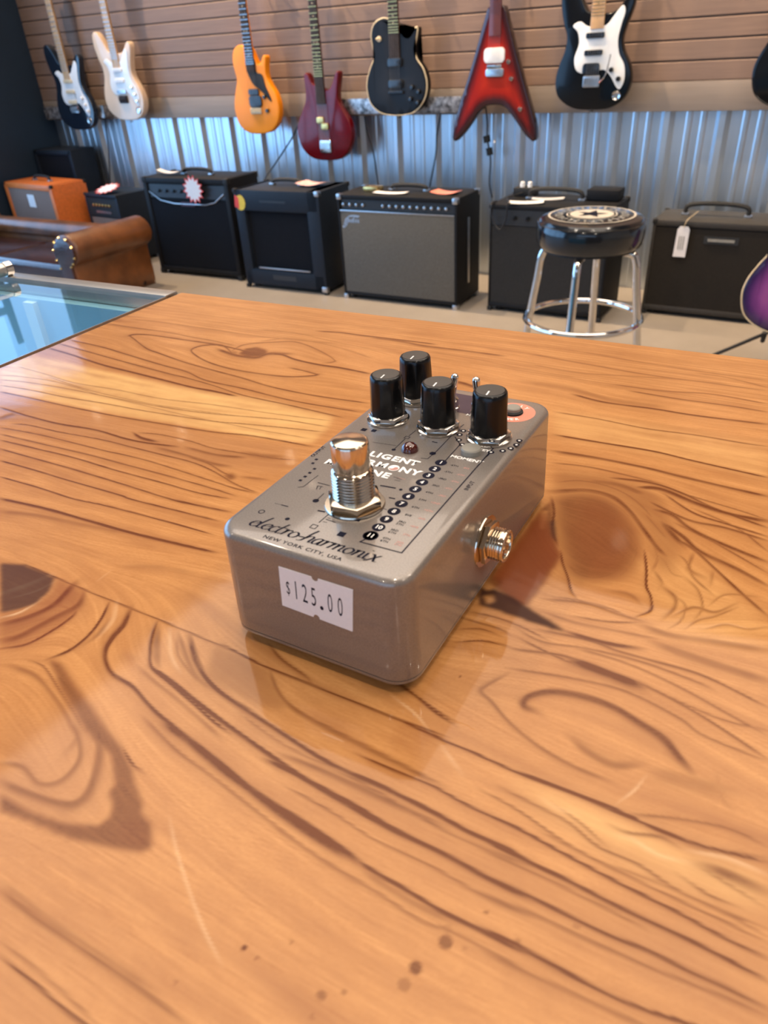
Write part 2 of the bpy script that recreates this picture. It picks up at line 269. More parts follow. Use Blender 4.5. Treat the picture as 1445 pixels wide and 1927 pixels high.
# ---- traced figure of the slab: (crop, half-look width, strength, points); crops are windows of the photograph, unprojected on the table plane
CROPS = {'A': (0, 540, 3.6125), 'B': (350, 540, 3.6125), 'C': (0, 900, 3.0104), 'D': (1000, 600, 3.247), 'E': (860, 860, 2.470),
         'F': (740, 1180, 2.0496), 'G': (240, 1150, 2.4083), 'H': (0, 1350, 2.4083), 'I': (500, 1450, 2.89), 'J': (900, 1450, 2.6514), 'K': (700, 540, 3.6125)}
STROKES = '''
A 8 .85 330,415 500,465 700,530 900,580 1100,630 1300,680 1445,707 1600,740
A 6 .6 400,385 600,440 850,510 1150,590 1265,617 1445,668 1650,735 1950,800 2320,885
A 6 .6 480,360 700,410 850,455 1100,530 1265,575 1400,635 1650,690 2000,775 2445,850
A 6 .65 1800,470 1600,420 1445,388 1200,352 1000,325 890,328 920,360 1000,420 1080,450 1250,510 1445,565 1650,620 1850,680 2150,740 2500,790
A 6 .35 740,250 900,275 1150,310 1300,340 1445,365 1600,400
A 5 .3 900,220 1100,240 1300,270 1450,290 1750,335 2010,360 2300,385
B 7 .6 330,470 250,400 120,398 40,425 60,460 150,510 300,555 500,590 700,610 880,600 840,580 700,548
B 14 .6 220,425 340,465 470,480 560,455 700,455
B 9 .7 560,455 650,460 750,495 900,528 1050,550 1250,590
B 6 .4 300,440 400,392 600,375 750,375 900,430 1010,500 930,520
B 6 .25 500,370 700,350 900,380 1100,430 1250,480
B 6 .7 900,300 1050,310 1200,330 1445,358 1700,390
B 4 .3 500,290 750,315 1000,370 1250,420
A 5 .3 120,540 300,590 500,650 800,700 1100,760 1445,800 1850,860 2250,910
A 5 .4 0,630 200,650 500,700 800,760 1100,815 1445,862 1900,900 2225,950
A 5 .45 0,668 200,700 450,750 700,790 1000,845 1445,912 1650,930 1965,960 2190,985
A 7 .6 0,712 250,765 500,820 800,880 1100,930 1445,985 1700,1010 1965,1055 2120,1085
A 4 .3 330,610 600,700 1000,790 1265,830 1565,870 1865,900
A 4 .3 0,600 150,610 400,650 700,740 1000,810 1300,880 1700,960 2100,1030
A 9 .75 0,820 100,850 200,880 400,930 650,972 850,1030 1000,1060 1200,1085
A 22 .5 0,900 50,880 110,862
A 6 .6 90,930 200,940 400,985 700,1040 900,1090 1100,1140 1300,1190 1445,1250 1600,1340 1750,1400
A 6 .6 0,955 250,1000 500,1060 700,1110 1000,1180 1445,1320 1600,1370 1735,1400
A 7 .55 0,1000 300,1070 600,1140 900,1220 1200,1300 1445,1370 1600,1420
A 7 .7 0,1040 250,1100 500,1160 800,1250 1100,1330 1350,1400 1560,1440
A 7 .7 0,1100 250,1170 500,1240 800,1330 1150,1440 1300,1480
A 7 .75 0,1180 200,1235 450,1310 800,1410 900,1445 1200,1520 1480,1590
A 7 .75 0,1290 250,1360 500,1440 720,1487 1080,1580 1440,1680
A 14 .75 905,990 960,1025 1060,1052
A 5 .6 940,990 1100,1005 1300,1050 1445,1095 1650,1130 1865,1165 2000,1175
A 16 .35 1060,1090 1250,1140 1445,1200 1560,1220
A 14 .4 1265,1090 1465,1140 1665,1160
B 34 .3 400,1130 520,1150 650,1160
B 5 .5 0,1150 150,1200 250,1260 330,1290
B 14 .3 370,1290 550,1310
C 8 .7 958,116 1150,160 1300,190
C 12 .85 0,115 250,170 500,240 750,310 1000,370 1220,420
C 20 .25 0,190 200,210 450,260 700,310
C 22 .15 700,500 900,505 1100,540
C 3 .55 140,488 300,555 500,640 700,720 900,800 1100,885 1445,1030
G 4 .75 430,150 600,240 850,340 1000,400 1200,480 1445,570
F 4 .9 0,347 180,430 300,480 500,570 700,645 900,730 1150,830
J 4 .8 180,0 400,80 700,200 900,300 1100,370 1445,460
C 24 .65 0,830 150,790 300,720 400,620 425,595
C 26 .45 0,920 100,900 200,850 330,780 440,720 480,640
C 9 .7 0,965 150,940 300,860 400,790 440,740
C 11 .85 280,1022 400,970 500,890 570,800 620,700
C 18 .35 620,800 560,880 480,940
C 22 .75 740,740 700,830 640,900 600,970 600,1040 640,1110 750,1180 830,1270 900,1340 1000,1420 1080,1500
C 13 .8 890,810 860,900 850,980 860,1070 950,1150 1100,1280 1200,1370 1300,1445
C 40 .35 890,830 885,950 895,1070
C 24 .5 1070,880 1100,980 1150,1100 1200,1170 1300,1250 1445,1330
C 20 .3 780,1060 850,1130 1000,1250 1150,1380 1260,1480
C 14 .3 1000,900 1010,1000 1080,1100 1160,1180
G 18 .35 230,100 300,280 400,370
C 26 .3 60,1060 200,1120 300,1230 380,1350 420,1445
C 10 .4 160,1030 250,1070 330,1190 420,1330 480,1445
C 50 .2 700,1010 760,1030
H 34 .4 0,290 100,335 250,385 340,390 400,340 440,230 450,120 400,50
H 22 .35 0,205 100,225 180,300 280,285 360,190 350,80 300,0
H 26 .25 300,160 350,90 330,20
H 4 .75 550,130 600,210 650,250
H 34 .75 740,20 850,100 950,180 1100,300 1250,410 1445,545 1600,640
I 34 .85 0,165 150,250 300,350 430,440 520,510
I 17 .9 480,470 550,525 750,640 950,760 1150,860 1445,1010
J 16 .85 0,780 150,850 300,930 500,1040 700,1140 850,1200 1050,1265 1250,1350
J 34 .35 120,860 200,880 400,990 500,1050
I 30 .3 500,530 800,720 1050,840
H 14 .35 650,0 800,150 950,260 1130,400 1300,530 1445,640
I 18 .35 0,270 300,480 600,660 850,820 1000,870 1200,970 1445,1110
J 18 .35 0,890 200,990 400,1080 600,1170 750,1240 900,1300
G 18 .8 100,250 200,320 350,440 500,550 700,690 850,790 1000,880 1200,990 1400,1084
I 22 .9 0,-60 130,0 300,90 500,200 700,320 1000,470 1200,580 1445,700
J 17 .7 0,510 200,600 400,700 650,820 850,900 1050,1000 1250,1090 1445,1190
G 16 .7 280,120 310,230 380,330 480,410 650,520 850,650 1000,730 1200,820 1445,940
I 20 .95 430,0 600,70 740,140 900,220 1100,330 1300,420 1445,500
J 16 .95 0,330 200,430 450,550 700,680 1000,820 1200,920 1445,1050
G 20 .4 700,650 900,730 1200,870 1445,980
I 13 .4 380,0 600,110 750,200 1000,340 1445,530
J 12 .4 0,390 300,520 500,620 700,720 850,800
I 7 .75 500,-90 700,0 900,80 1100,190 1300,280 1445,360
J 8 .9 0,200 200,290 400,400 700,560 1000,710 1200,820 1445,940
G 9 .4 740,440 900,520 1100,620 1300,720 1445,800
G 10 .3 500,460 700,600 900,700 1100,800
I 6 .4 100,80 350,220 600,380 900,520 1200,690 1445,800
J 6 .4 0,600 300,730 600,870 900,1000 1200,1120 1445,1230
H 22 .4 0,780 150,900 300,1000 500,1140 700,1280 850,1390
H 30 .2 0,740 200,900 400,1040 700,1240
H 13 .65 0,1080 150,1200 300,1330 380,1390 500,1480
H 9 .3 0,1010 200,1170 400,1350 440,1390
G 16 .4 640,260 680,360 740,430 850,500 1000,580 1200,680 1400,780
G 9 .6 640,150 700,220 800,290 830,320
G 9 .7 1210,325 1300,380 1400,450 1480,500
F 7 .7 0,200 80,260 150,320 240,380
J 11 .45 100,80 300,180 450,260 600,380 800,470 1000,600 1250,720 1445,830
J 9 .45 0,90 200,200 500,400 900,600 1200,740 1445,860
J 8 .35 300,300 600,450 900,560 1200,690 1445,790
J 14 .45 650,270 750,310 900,330 1000,380
J 40 .5 1100,470 1250,520 1445,610
J 8 .5 1000,520 1150,620 1300,680
J 12 .35 1050,450 1250,570 1445,690
J 20 .35 1000,350 1200,400 1445,440
J 7 .35 380,170 520,270 640,380
F 22 .6 560,330 505,300 530,265 620,250 740,270 850,310 950,370 1040,430 1100,500 1150,560
F 24 .35 960,530 850,530 750,480 680,420
F 12 .4 440,180 360,225 340,250 380,290 450,370 560,460 700,540 850,600
F 44 .22 1000,560 1150,600 1300,640
F 9 .5 440,80 500,90 650,110 800,160 1000,240 1200,350 1445,510
F 26 .8 680,130 750,150 880,200 960,230
F 8 .4 450,160 700,200 900,250 1100,350 1200,420 1445,520
F 9 .5 560,10 750,50 860,90 1000,130 1200,190 1445,310
F 22 .35 1000,60 1200,130 1445,210
F 6 .4 1000,240 1250,350 1445,400
F 10 .35 900,720 1100,740 1300,780 1445,850
F 14 .25 1250,580 1260,640 1300,700
F 7 .5 480,40 620,110 760,170
F 7 .4 700,80 900,140 1100,230 1300,340 1445,420
E 20 .55 450,160 600,155 720,185 800,250 870,340 930,420 980,470
E 14 .35 590,310 640,270 700,260 760,290 820,370 830,450 780,530 720,570
E 24 .3 520,360 600,380 560,340
E 12 .3 640,330 700,330 750,390 740,470 690,520
E 7 .9 480,430 490,490 515,560 530,620 550,650
E 14 .7 440,190 450,260 440,340 470,420
E 7 .9 870,430 880,520 880,600 900,650 900,710 840,740
E 16 .4 950,600 1010,650 1010,700 960,750
E 10 .35 1060,560 1120,620 1140,700 1100,760
E 12 .35 910,520 950,580 940,610
E 14 .35 1100,440 1080,520 1150,560
E 14 .4 1190,530 1180,590
E 8 .35 1300,700 1200,740 1120,760 1060,800
E 8 .3 1400,650 1250,640 1170,690
E 13 .7 830,140 950,150 1100,210 1250,260 1445,300
E 9 .55 880,200 1000,260 1100,300 1250,330 1445,390
E 12 .65 900,240 1000,270 1080,330 1200,390 1445,490
E 14 .6 950,300 1050,370 1130,440 1300,520 1445,600
E 24 .55 940,290 1010,370 1060,420
E 11 .6 1000,370 1100,430 1200,520 1330,640 1445,740
E 8 .6 700,95 900,120 1050,170 1200,240 1445,330
E 7 .6 960,170 1100,260 1250,310 1445,370
E 6 .5 1000,300 1200,400 1445,540
E 6 .5 1100,240 1300,330 1445,440
E 20 .4 600,110 750,130 880,180
E 10 .4 860,250 930,330 990,400
E 14 .8 500,810 600,840 720,870 850,890
E 6 .55 0,740 100,770 200,800 250,830
E 6 .7 0,860 120,855 240,880
E 6 .5 60,720 180,745 300,790 420,850
E 9 .4 280,800 400,860 600,890 850,950 1100,1040 1200,1087
E 10 .4 400,660 600,680 750,730 880,770
E 22 .35 850,780 1000,830 1200,860 1445,900
E 18 .3 900,860 1100,940 1445,1040
E 8 .45 540,740 700,765 860,770
E 10 .3 400,720 550,770 750,810 950,850
E 10 .4 500,480 560,540 650,560 740,530 800,460 810,380 770,300 690,250 600,240
E 9 .35 540,430 590,490 660,510 730,470 750,400 720,340 650,310
E 14 .3 860,300 900,380 930,470 900,540
E 8 .4 450,120 560,110 680,130 780,170 860,230 920,300
E 7 .35 540,230 600,205 680,205 760,240 820,300
E 7 .3 900,430 960,480 1000,540 1060,560
E 9 .35 1000,440 1060,480 1100,560 1190,640
E 8 .3 1000,640 1060,690 1040,760 980,800
E 8 .3 1150,800 1250,780 1350,800 1445,790
E 12 .3 700,620 800,640 860,690
E 6 .5 0,800 110,800 200,830
E 6 .4 450,650 560,665 700,700 800,745
E 10 .35 1000,740 1100,700 1200,720 1300,680
D 6 .35 0,215 300,270 700,340 1000,380 1445,440
D 6 .3 0,280 300,330 600,350 900,370 1200,400
D 6 .45 500,400 800,440 1100,460 1445,520
D 7 .45 600,440 900,490 1200,530 1445,570
D 8 .65 250,460 450,510 750,550 1000,590 1445,645
D 5 .5 150,570 400,610 700,670 1000,710 1300,760 1445,780
D 7 .8 150,710 450,760 750,810 1000,870 1445,970
D 12 .6 150,810 400,850 700,910 900,960 1200,1030 1445,1085
D 6 .3 1000,330 1200,360 1445,420
D 6 .3 300,200 700,270 1100,330 1445,375
D 6 .45 900,1060 1100,1120 1300,1180 1445,1230
D 8 .45 130,880 350,905 600,960 800,1010
D 24 .2 0,390 250,430 500,500 800,540
K 10 .5 0,345 200,370 350,400 600,430 900,470
K 16 .6 540,640 620,655 720,690
K 5 .25 400,440 700,490 1000,550 1400,620
'''
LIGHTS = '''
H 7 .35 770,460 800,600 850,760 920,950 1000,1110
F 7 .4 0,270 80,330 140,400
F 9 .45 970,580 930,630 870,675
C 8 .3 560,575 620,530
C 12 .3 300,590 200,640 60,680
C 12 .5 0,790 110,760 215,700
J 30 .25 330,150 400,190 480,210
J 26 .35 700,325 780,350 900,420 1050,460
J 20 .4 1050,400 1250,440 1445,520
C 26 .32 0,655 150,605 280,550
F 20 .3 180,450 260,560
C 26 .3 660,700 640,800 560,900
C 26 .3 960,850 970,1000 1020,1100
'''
# filled patches: crop, blur mm, strength, kind (D ring colour, T tone, K pitch, R red); dark patches beside the pedal also hold its reflection
FILLS = '''
C .4 .85 K 0,480 140,488 310,560 280,640 200,710 100,745 0,762
C 1.2 .45 R 0,760 100,745 230,700 300,640 330,570 480,640 440,760 330,860 150,950 0,965
C .5 .62 D 270,1015 300,1030 345,1052 430,1180 530,1310 625,1445 490,1445 440,1350 350,1200
H .5 .66 D 350,0 440,0 550,130 600,230 610,290 650,390 640,430 685,480 690,590 640,612 500,590 300,545 150,480 0,428 0,345 150,430 300,480 450,490 495,450 510,400 490,340 520,300 500,170 420,100
H 1.5 .2 R 520,500 640,440 690,520 690,600 560,600
B .8 .75 D 355,455 400,418 480,408 545,425 560,450 500,475 400,480
B 1 .45 D 240,430 350,440 350,480 280,465
B .8 .8 D 255,1275 310,1268 345,1295 300,1315
A 1.5 .75 T 210,470 330,490 700,570 1100,655 1330,700 1445,718 1800,765 2265,870 2225,960 2120,1060 1865,1040 1445,972 900,885 600,830 300,765 0,700 0,560
A 3 -.3 T 0,740 600,850 1200,950 1445,990 2100,1090 1900,1270 1200,1200 700,1060 0,900
J 3 .5 T 150,30 700,220 1000,380 1300,460 1445,560 1445,760 1200,650 1000,600 600,380 300,200
E 2.5 .62 D 455,180 600,165 700,190 780,250 840,340 860,430 820,520 740,570 600,580 530,560 510,500 480,420
E 3 .35 R 600,200 700,200 820,330 830,440 760,540 640,560 560,480 520,360
E 2 .35 D 450,60 700,85 850,120 950,190 1000,300 1050,420 1000,560 900,480 860,330 780,220 640,160 450,160
E 4 .25 T 900,480 1150,500 1445,740 1445,900 1100,840 900,760 880,560
E .7 .62 D 390,240 440,200 460,400 480,460 420,560 330,690 260,680 200,620 140,580 250,430
E 1 .8 R 400,240 460,400 480,460 420,560 300,700 200,620 160,560 250,430
E .5 .95 K 110,600 140,620 170,610 260,650 350,710 450,770 510,812 440,800 350,770 250,735 180,712 100,685 95,650
E .4 -.8 K 120,645 165,640 175,670 140,685
E .4 .8 K 430,300 455,290 465,400 440,370
E .3 -.6 D 390,250 420,250 400,340 385,330
G 1 .3 D 400,150 640,260 680,350 740,450 600,430 400,330 350,290
F 2 .3 R 0,370 180,430 130,500 0,440
H 3 -.25 T 0,0 330,0 430,120 500,300 480,440 400,490 150,430 0,345
J 7 -.32 T 550,760 1000,700 1445,900 1445,1265 1050,1265
H 6 -.2 T 0,900 300,1100 600,1390 0,1390
D 3 .3 T 130,560 700,640 1445,760 1445,980 900,850 150,720
'''
DOTS = 'I 978,933,40,.6 I 815,1073,38,.65 I 753,1165,38,.35 I 303,1222,28,.5 I 427,1202,17,.35 I 1200,772,13,.55 I 143,930,14,.35 I 250,1340,15,.3 I 1080,965,16,.25 I 990,860,26,.25 H 1105,1045,15,.85 H 1165,1090,10,.45 H 797,1200,10,.35 J 195,858,20,.4 J 490,775,18,.3 F 258,190,5,.6'


RIDGES = '''
G 7 1 712,550 780,585 850,622
G 6 1 880,540 930,562 985,586
F 7 1 235,365 290,390 350,428
F 16 .8 195,455 235,470
J 18 .7 330,110 370,120 410,118
'''


def wood_maps(unproj, to_local, U, V, step):
    """rings D, tone T, pitch K, red R, fibre F on a grid of table-local metres; U, V = grid axes"""
    import numpy as np
    nu, nv = len(U), len(V)
    rng = np.random.default_rng(7)
    D = np.zeros((nv, nu)); T = np.zeros((nv, nu)); K = np.zeros((nv, nu)); Rd = np.zeros((nv, nu)); Lt = np.zeros((nv, nu)); Hl = np.zeros((nv, nu)); Rg = np.zeros((nv, nu))

    def L(c, x, y):
        ox, oy, s = CROPS[c]
        return np.array(to_local(*unproj(ox + x / s, oy + y / s)))

    def spline(p, n=14):
        p = np.array(p, float)
        if len(p) < 3: 
            t = np.linspace(0, 1, n)[:, None]; return p[0] * (1 - t) + p[-1] * t
        q = np.vstack([2 * p[0] - p[1], p, 2 * p[-1] - p[-2]]); o = []
        for i in range(1, len(q) - 2):
            for t in np.linspace(0, 1, n, endpoint=False):
                o.append(.5 * (2 * q[i] + (q[i + 1] - q[i - 1]) * t + (2 * q[i - 1] - 5 * q[i] + 4 * q[i + 1] - q[i + 2]) * t * t + (3 * q[i] - q[i - 1] - 3 * q[i + 1] + q[i + 2]) * t ** 3))
        return np.array(o + [p[-1]])
    fx = np.full((nv // 8 + 1, nu // 8 + 1), .30); fy = np.zeros_like(fx); gU = U[0] + np.arange(fx.shape[1]) * 8 * step; gV = V[0] + np.arange(fx.shape[0]) * 8 * step
    fy += .0

    def draw(c, w, s, pts, M, flow=True, ends=True, soft=False):
        sp = spline(pts)
        loc = np.array([L(c, *q) for q in sp])
        # width on the plane
        d = np.gradient(sp, axis=0); nrm = np.stack([-d[:, 1], d[:, 0]], 1); nrm /= np.linalg.norm(nrm, axis=1)[:, None] + 1e-9
        a = np.array([L(c, *(q + m * w / 2)) for q, m in zip(sp, nrm)]) - loc
        td = np.gradient(loc, axis=0); td /= np.linalg.norm(td, axis=1)[:, None] + 1e-9
        wd = np.abs(a[:, 0] * -td[:, 1] + a[:, 1] * td[:, 0])
        seg = np.r_[0, np.cumsum(np.linalg.norm(np.diff(loc, axis=0), axis=1))]
        n = max(int(seg[-1] / (step * .7)), 4); t = np.linspace(0, seg[-1], n)
        X = np.interp(t, seg, loc[:, 0]); Y = np.interp(t, seg, loc[:, 1]); Wd = np.interp(t, seg, wd); TX = np.interp(t, seg, td[:, 0]); TY = np.interp(t, seg, td[:, 1])
        k = max(3, n // 25); nz = np.interp(np.arange(n), np.linspace(0, n, k), rng.normal(0, 1, k))
        nz2 = np.interp(np.arange(n), np.linspace(0, n, k * 2), rng.normal(0, 1, k * 2))
        for i in range(n):
            wi = max(Wd[i] * (1 + .09 * nz[i]), step * .75)
            e = min(1, (t[i] + .001) / .006, (seg[-1] - t[i] + .001) / .006) if ends else 1
            r = wi * 2.2 + step
            u0 = int((X[i] - r - U[0]) / step); u1 = int((X[i] + r - U[0]) / step) + 2; v0 = int((Y[i] - r - V[0]) / step); v1 = int((Y[i] + r - V[0]) / step) + 2
            u0 = max(u0, 0); v0 = max(v0, 0)
            if u1 <= u0 or v1 <= v0 or u0 >= nu or v0 >= nv: continue
            dx = U[None, u0:u1] - X[i]; dy = V[v0:v1, None] - Y[i]
            q = dx * -TY[i] + dy * TX[i]; al = dx * TX[i] + dy * TY[i]
            # sharp on the late-wood side, soft on the other
            a_ = np.abs(q) / wi
            g = s * e * (1 + .10 * nz2[i]) * np.where(q > 0, np.exp(-(a_ / .85) ** 4), np.exp(-(a_ / 1.05) ** 2 * 1.1)) * np.exp(-(al / (wi + step * 2)) ** 4)
            if soft: g = s * e * np.where(q < 0, np.exp(-a_ * 1.3), np.exp(-(a_ * 2.5) ** 2)) * np.exp(-(al / (wi + step * 2)) ** 4)
            sub = M[v0:v1, u0:u1]; np.maximum(sub, g, out=sub)
            if flow and i % 4 == 0:
                su = int((X[i] - gU[0]) / (8 * step)); sv = int((Y[i] - gV[0]) / (8 * step))
                if 0 <= su < fx.shape[1] and 0 <= sv < fx.shape[0]:
                    sg = 1 if TX[i] >= 0 else -1
                    a0, a1, b0, b1 = max(su - 5, 0), su + 6, max(sv - 3, 0), sv + 4
                    wgt = np.exp(-((np.arange(a0, min(a1, fx.shape[1])) - su)[None] ** 2 + (np.arange(b0, min(b1, fx.shape[0])) - sv)[:, None] ** 2) / 5.)
                    fx[b0:b1, a0:a1] += sg * TX[i] * wgt; fy[b0:b1, a0:a1] += sg * TY[i] * wgt

    def parse(txt):
        for ln in txt.strip().split('\n'):
            f = ln.split(); yield f

    def pts(f): return [tuple(float(v) for v in q.split(',')) for q in f]
    def blur(M, r):
        r = max(int(round(r)), 0)
        if r == 0: return M
        for _ in range(2):
            for ax in (0, 1):
                P = np.pad(M, [(r + 1, r) if a == ax else (0, 0) for a in (0, 1)], mode='edge').cumsum(axis=ax)
                M = (np.take(P, range(2 * r + 1, P.shape[ax]), ax) - np.take(P, range(0, P.shape[ax] - 2 * r - 1), ax)) / (2 * r + 1)
        return M
    for f in parse(STROKES):
        draw(f[0], float(f[1]) * 1.35, min(float(f[2]) * 1.15, 1), pts(f[3:]), D)
        draw(f[0], float(f[1]) * 2.6 + 16, float(f[2]) * .62, pts(f[3:]), Hl, False, soft=True)
    Hl = np.maximum(Hl, 0); D[:] = 1 - (1 - D) * (1 - .62 * Hl)
    for f in parse(RIDGES): draw(f[0], float(f[1]), float(f[2]), pts(f[3:]), Rg, False)
    for f in parse(LIGHTS): draw(f[0], float(f[1]), float(f[2]), pts(f[3:]), Lt, False)
    # faint growth rings beside the far edge
    for k in range(22):
        v = -.004 - k * .0026 - rng.random() * .0012
        u0 = .02 + rng.random() * .08; a = np.linspace(u0, .47, 60)
        y = v - .006 * (a / .47) ** 2 + .0006 * np.sin(a * 25 + k) 
        wi = .00035 + .0003 * rng.random(); s = .12 + .2 * rng.random()
        iu = ((U[None] - a[0]) >= 0)[0]; yy = np.interp(U, a, y)
        g = s * np.exp(-((V[:, None] - yy[None]) / wi) ** 2) * iu[None] * np.clip((U - u0) / .02, 0, 1)[None]
        D[:] = np.maximum(D, g)
    nzv = rng.normal(0, 1, (nv // 40 + 3, nu // 40 + 3))
    for f in parse(FILLS):
        P = np.array([L(f[0], *q) for q in pts(f[4:])]); s = float(f[2])
        bu0 = max(int((P[:, 0].min() - .012 - U[0]) / step), 0); bu1 = int((P[:, 0].max() + .012 - U[0]) / step); bv0 = max(int((P[:, 1].min() - .012 - V[0]) / step), 0); bv1 = int((P[:, 1].max() + .012 - V[0]) / step)
        X, Y = np.meshgrid(U[bu0:bu1], V[bv0:bv1])
        if X.size == 0: continue
        ins = np.zeros(X.shape, bool)
        for i in range(len(P)):
            (x0, y0), (x1, y1) = P[i], P[(i + 1) % len(P)]
            c = ((y0 > Y) != (y1 > Y)) & (X < (x1 - x0) * (Y - y0) / ((y1 - y0) + 1e-12) + x0); ins ^= c
        g = blur(ins.astype(float), float(f[1]) * .001 / step) * s
        M = {'D': D, 'T': T, 'K': K, 'R': Rd}[f[3]]; sub = M[bv0:bv1, bu0:bu1]
        if f[3] == 'T': sub += g
        elif s < 0: sub += np.minimum(g, 0); np.clip(sub, 0, 1, out=sub)
        else: np.maximum(sub, g, out=sub)
    f = DOTS.split()
    for c, q in zip(f[::2], f[1::2]):
        x, y, r, s = [float(v) for v in q.split(',')]; p0 = L(c, x, y); rr = (np.linalg.norm(L(c, x + r, y) - p0) + np.linalg.norm(L(c, x, y + r) - p0)) / 2
        dd = np.hypot(U[None] - p0[0], V[:, None] - p0[1]) / rr
        D[:] = np.maximum(D, s * np.clip((1.15 - dd) / .3, 0, 1))
    # fibre: noise smeared along the flow
    fx = blur(fx, 1); fy = blur(fy, 1)
    nn = np.hypot(fx, fy); fx /= nn; fy /= nn
    iu = np.minimum(np.arange(nu) // 8, fx.shape[1] - 1); iv = np.minimum(np.arange(nv) // 8, fx.shape[0] - 1)
    VX = blur(fx[np.ix_(iv, iu)], 5); VY = blur(fy[np.ix_(iv, iu)], 5)
    n0 = rng.normal(0, 1, (nv, nu)); n1 = np.kron(rng.normal(0, 1, (nv // 4 + 1, nu // 4 + 1)), np.ones((4, 4)))[:nv, :nu]
    gy, gx = np.mgrid[0:nv, 0:nu].astype(float)
    F = np.zeros((nv, nu)); F2 = np.zeros((nv, nu))
    for sg in (1, -1):
        x, y = gx.copy(), gy.copy()
        for k in range(36):
            ix = np.clip(x, 0, nu - 1).astype(int); iy = np.clip(y, 0, nv - 1).astype(int)
            if k < 18: F += n0[iy, ix]
            F2 += n1[iy, ix]
            vx = VX[iy, ix]; vy = VY[iy, ix]; x += sg * vx * (1 if k < 18 else 3.2); y += sg * vy * (1 if k < 18 else 3.2)
    F /= F.std(); F2 = blur(F2, 2); F2 /= F2.std()
    return D, T, K, Rd, Lt, F, F2, Rg

# ------------------------------------------------------------------ mesh helpers
def bm_new(): return bmesh.new()


def obj(name, bm, mat, parent=None, smooth=True, ang=35, loc=None):
    bmesh.ops.recalc_face_normals(bm, faces=bm.faces)
    if smooth:
        ca = math.radians(ang)
        for f in bm.faces: f.smooth = True
        for e in bm.edges:
            if len(e.link_faces) == 2 and e.calc_face_angle(0) > ca: e.smooth = False
    me = bpy.data.meshes.new(name); bm.to_mesh(me); bm.free()
    mats = mat if isinstance(mat, (list, tuple)) else [mat]
    for k in mats: me.materials.append(k)
    o = bpy.data.objects.new(name, me); COL.objects.link(o)
    if parent: o.parent = parent
    if loc: o.location = loc
    return o


def tag(o, label, cat, group=None):
    o['label'] = label; o['category'] = cat
    if group: o['group'] = group
    return o


def thing(name, label, cat, loc=(0, 0, 0), rot=(0, 0, 0), group=None):
    o = bpy.data.objects.new(name, None); o.empty_display_size = .05; COL.objects.link(o); o.location = loc; o.rotation_euler = rot
    return tag(o, label, cat, group)


def structure(name, bm, mat, **kw):
    o = obj(name, bm, mat, **kw); o['kind'] = 'structure'; return o


def box(bm, x0, y0, z0, x1, y1, z1, bev=0, seg=2, mi=0, rot=None):
    r = bmesh.ops.create_cube(bm, size=1)
    mt = Matrix.Translation(((x0 + x1) / 2, (y0 + y1) / 2, (z0 + z1) / 2)) @ Matrix.Diagonal((x1 - x0, y1 - y0, z1 - z0, 1))
    if rot: mt = rot @ mt
    bmesh.ops.transform(bm, matrix=mt, verts=r['verts'])
    fs = {f for v in r['verts'] for f in v.link_faces}
    for f in fs: f.material_index = mi
    if bev:
        es = list({e for v in r['verts'] for e in v.link_edges})
        g = bmesh.ops.bevel(bm, geom=es, offset=bev, segments=seg, affect='EDGES', profile=.6)
        for f in g['faces']: f.material_index = mi
    return bm


def B(*a, **k): return box(bm_new(), *a, **k)


def lathe(bm, prof, seg=32, M4=Matrix(), rfun=None, mi=0, cap=True):
    """prof: (r, h) pairs, spun about local z"""
    rings = []
    for r, h in prof:
        ring = []
        for k in range(seg):
            a = 2 * PI * k / seg; rr = r * (rfun(a, h) if rfun else 1)
            ring.append(bm.verts.new(M4 @ Vector((rr * math.cos(a), rr * math.sin(a), h))))
        rings.append(ring)
    for A, C in zip(rings, rings[1:]):
        for k in range(seg):
            f = bm.faces.new((A[k], A[(k + 1) % seg], C[(k + 1) % seg], C[k])); f.material_index = mi
    if cap:
        for ring in (rings[0], rings[-1]):
            f = bm.faces.new(ring); f.material_index = mi
    return bm


def catmull(p, n=8, closed=False):
    p = [Vector(q) for q in p]; o = []
    N = len(p)
    for i in range(N if closed else N - 1):
        a = p[(i - 1) % N] if closed or i > 0 else 2 * p[0] - p[1]
        b = p[i]; c = p[(i + 1) % N]; d = p[(i + 2) % N] if closed or i + 2 < N else 2 * p[-1] - p[-2]
        for k in range(n):
            t = k / n
            o.append(.5 * (2 * b + (c - a) * t + (2 * a - 5 * b + 4 * c - d) * t * t + (3 * b - a - 3 * c + d) * t ** 3))
    if not closed: o.append(p[-1])
    return o


def tube(bm, pts, r, seg=8, closed=False, r2=None, mi=0):
    pts = [Vector(p) for p in pts]; n = len(pts); rings = []; up = None
    for i, p in enumerate(pts):
        if closed: t = (pts[(i + 1) % n] - pts[i - 1]).normalized()
        else: t = (pts[min(i + 1, n - 1)] - pts[max(i - 1, 0)]).normalized()
        if up is None: up = Vector((0, 0, 1)) if abs(t.z) < .9 else Vector((1, 0, 0))
        s = t.cross(up).normalized(); up = s.cross(t).normalized()
        rr = r if r2 is None else r + (r2 - r) * i / (n - 1)
        rings.append([bm.verts.new(p + (s * math.cos(2 * PI * k / seg) + up * math.sin(2 * PI * k / seg)) * rr) for k in range(seg)])
    pr = list(zip(rings, rings[1:])) + ([(rings[-1], rings[0])] if closed else [])
    for A, C in pr:
        for k in range(seg):
            f = bm.faces.new((A[k], A[(k + 1) % seg], C[(k + 1) % seg], C[k])); f.material_index = mi
    if not closed:
        bm.faces.new(rings[0]).material_index = mi; bm.faces.new(rings[-1]).material_index = mi
    return bm


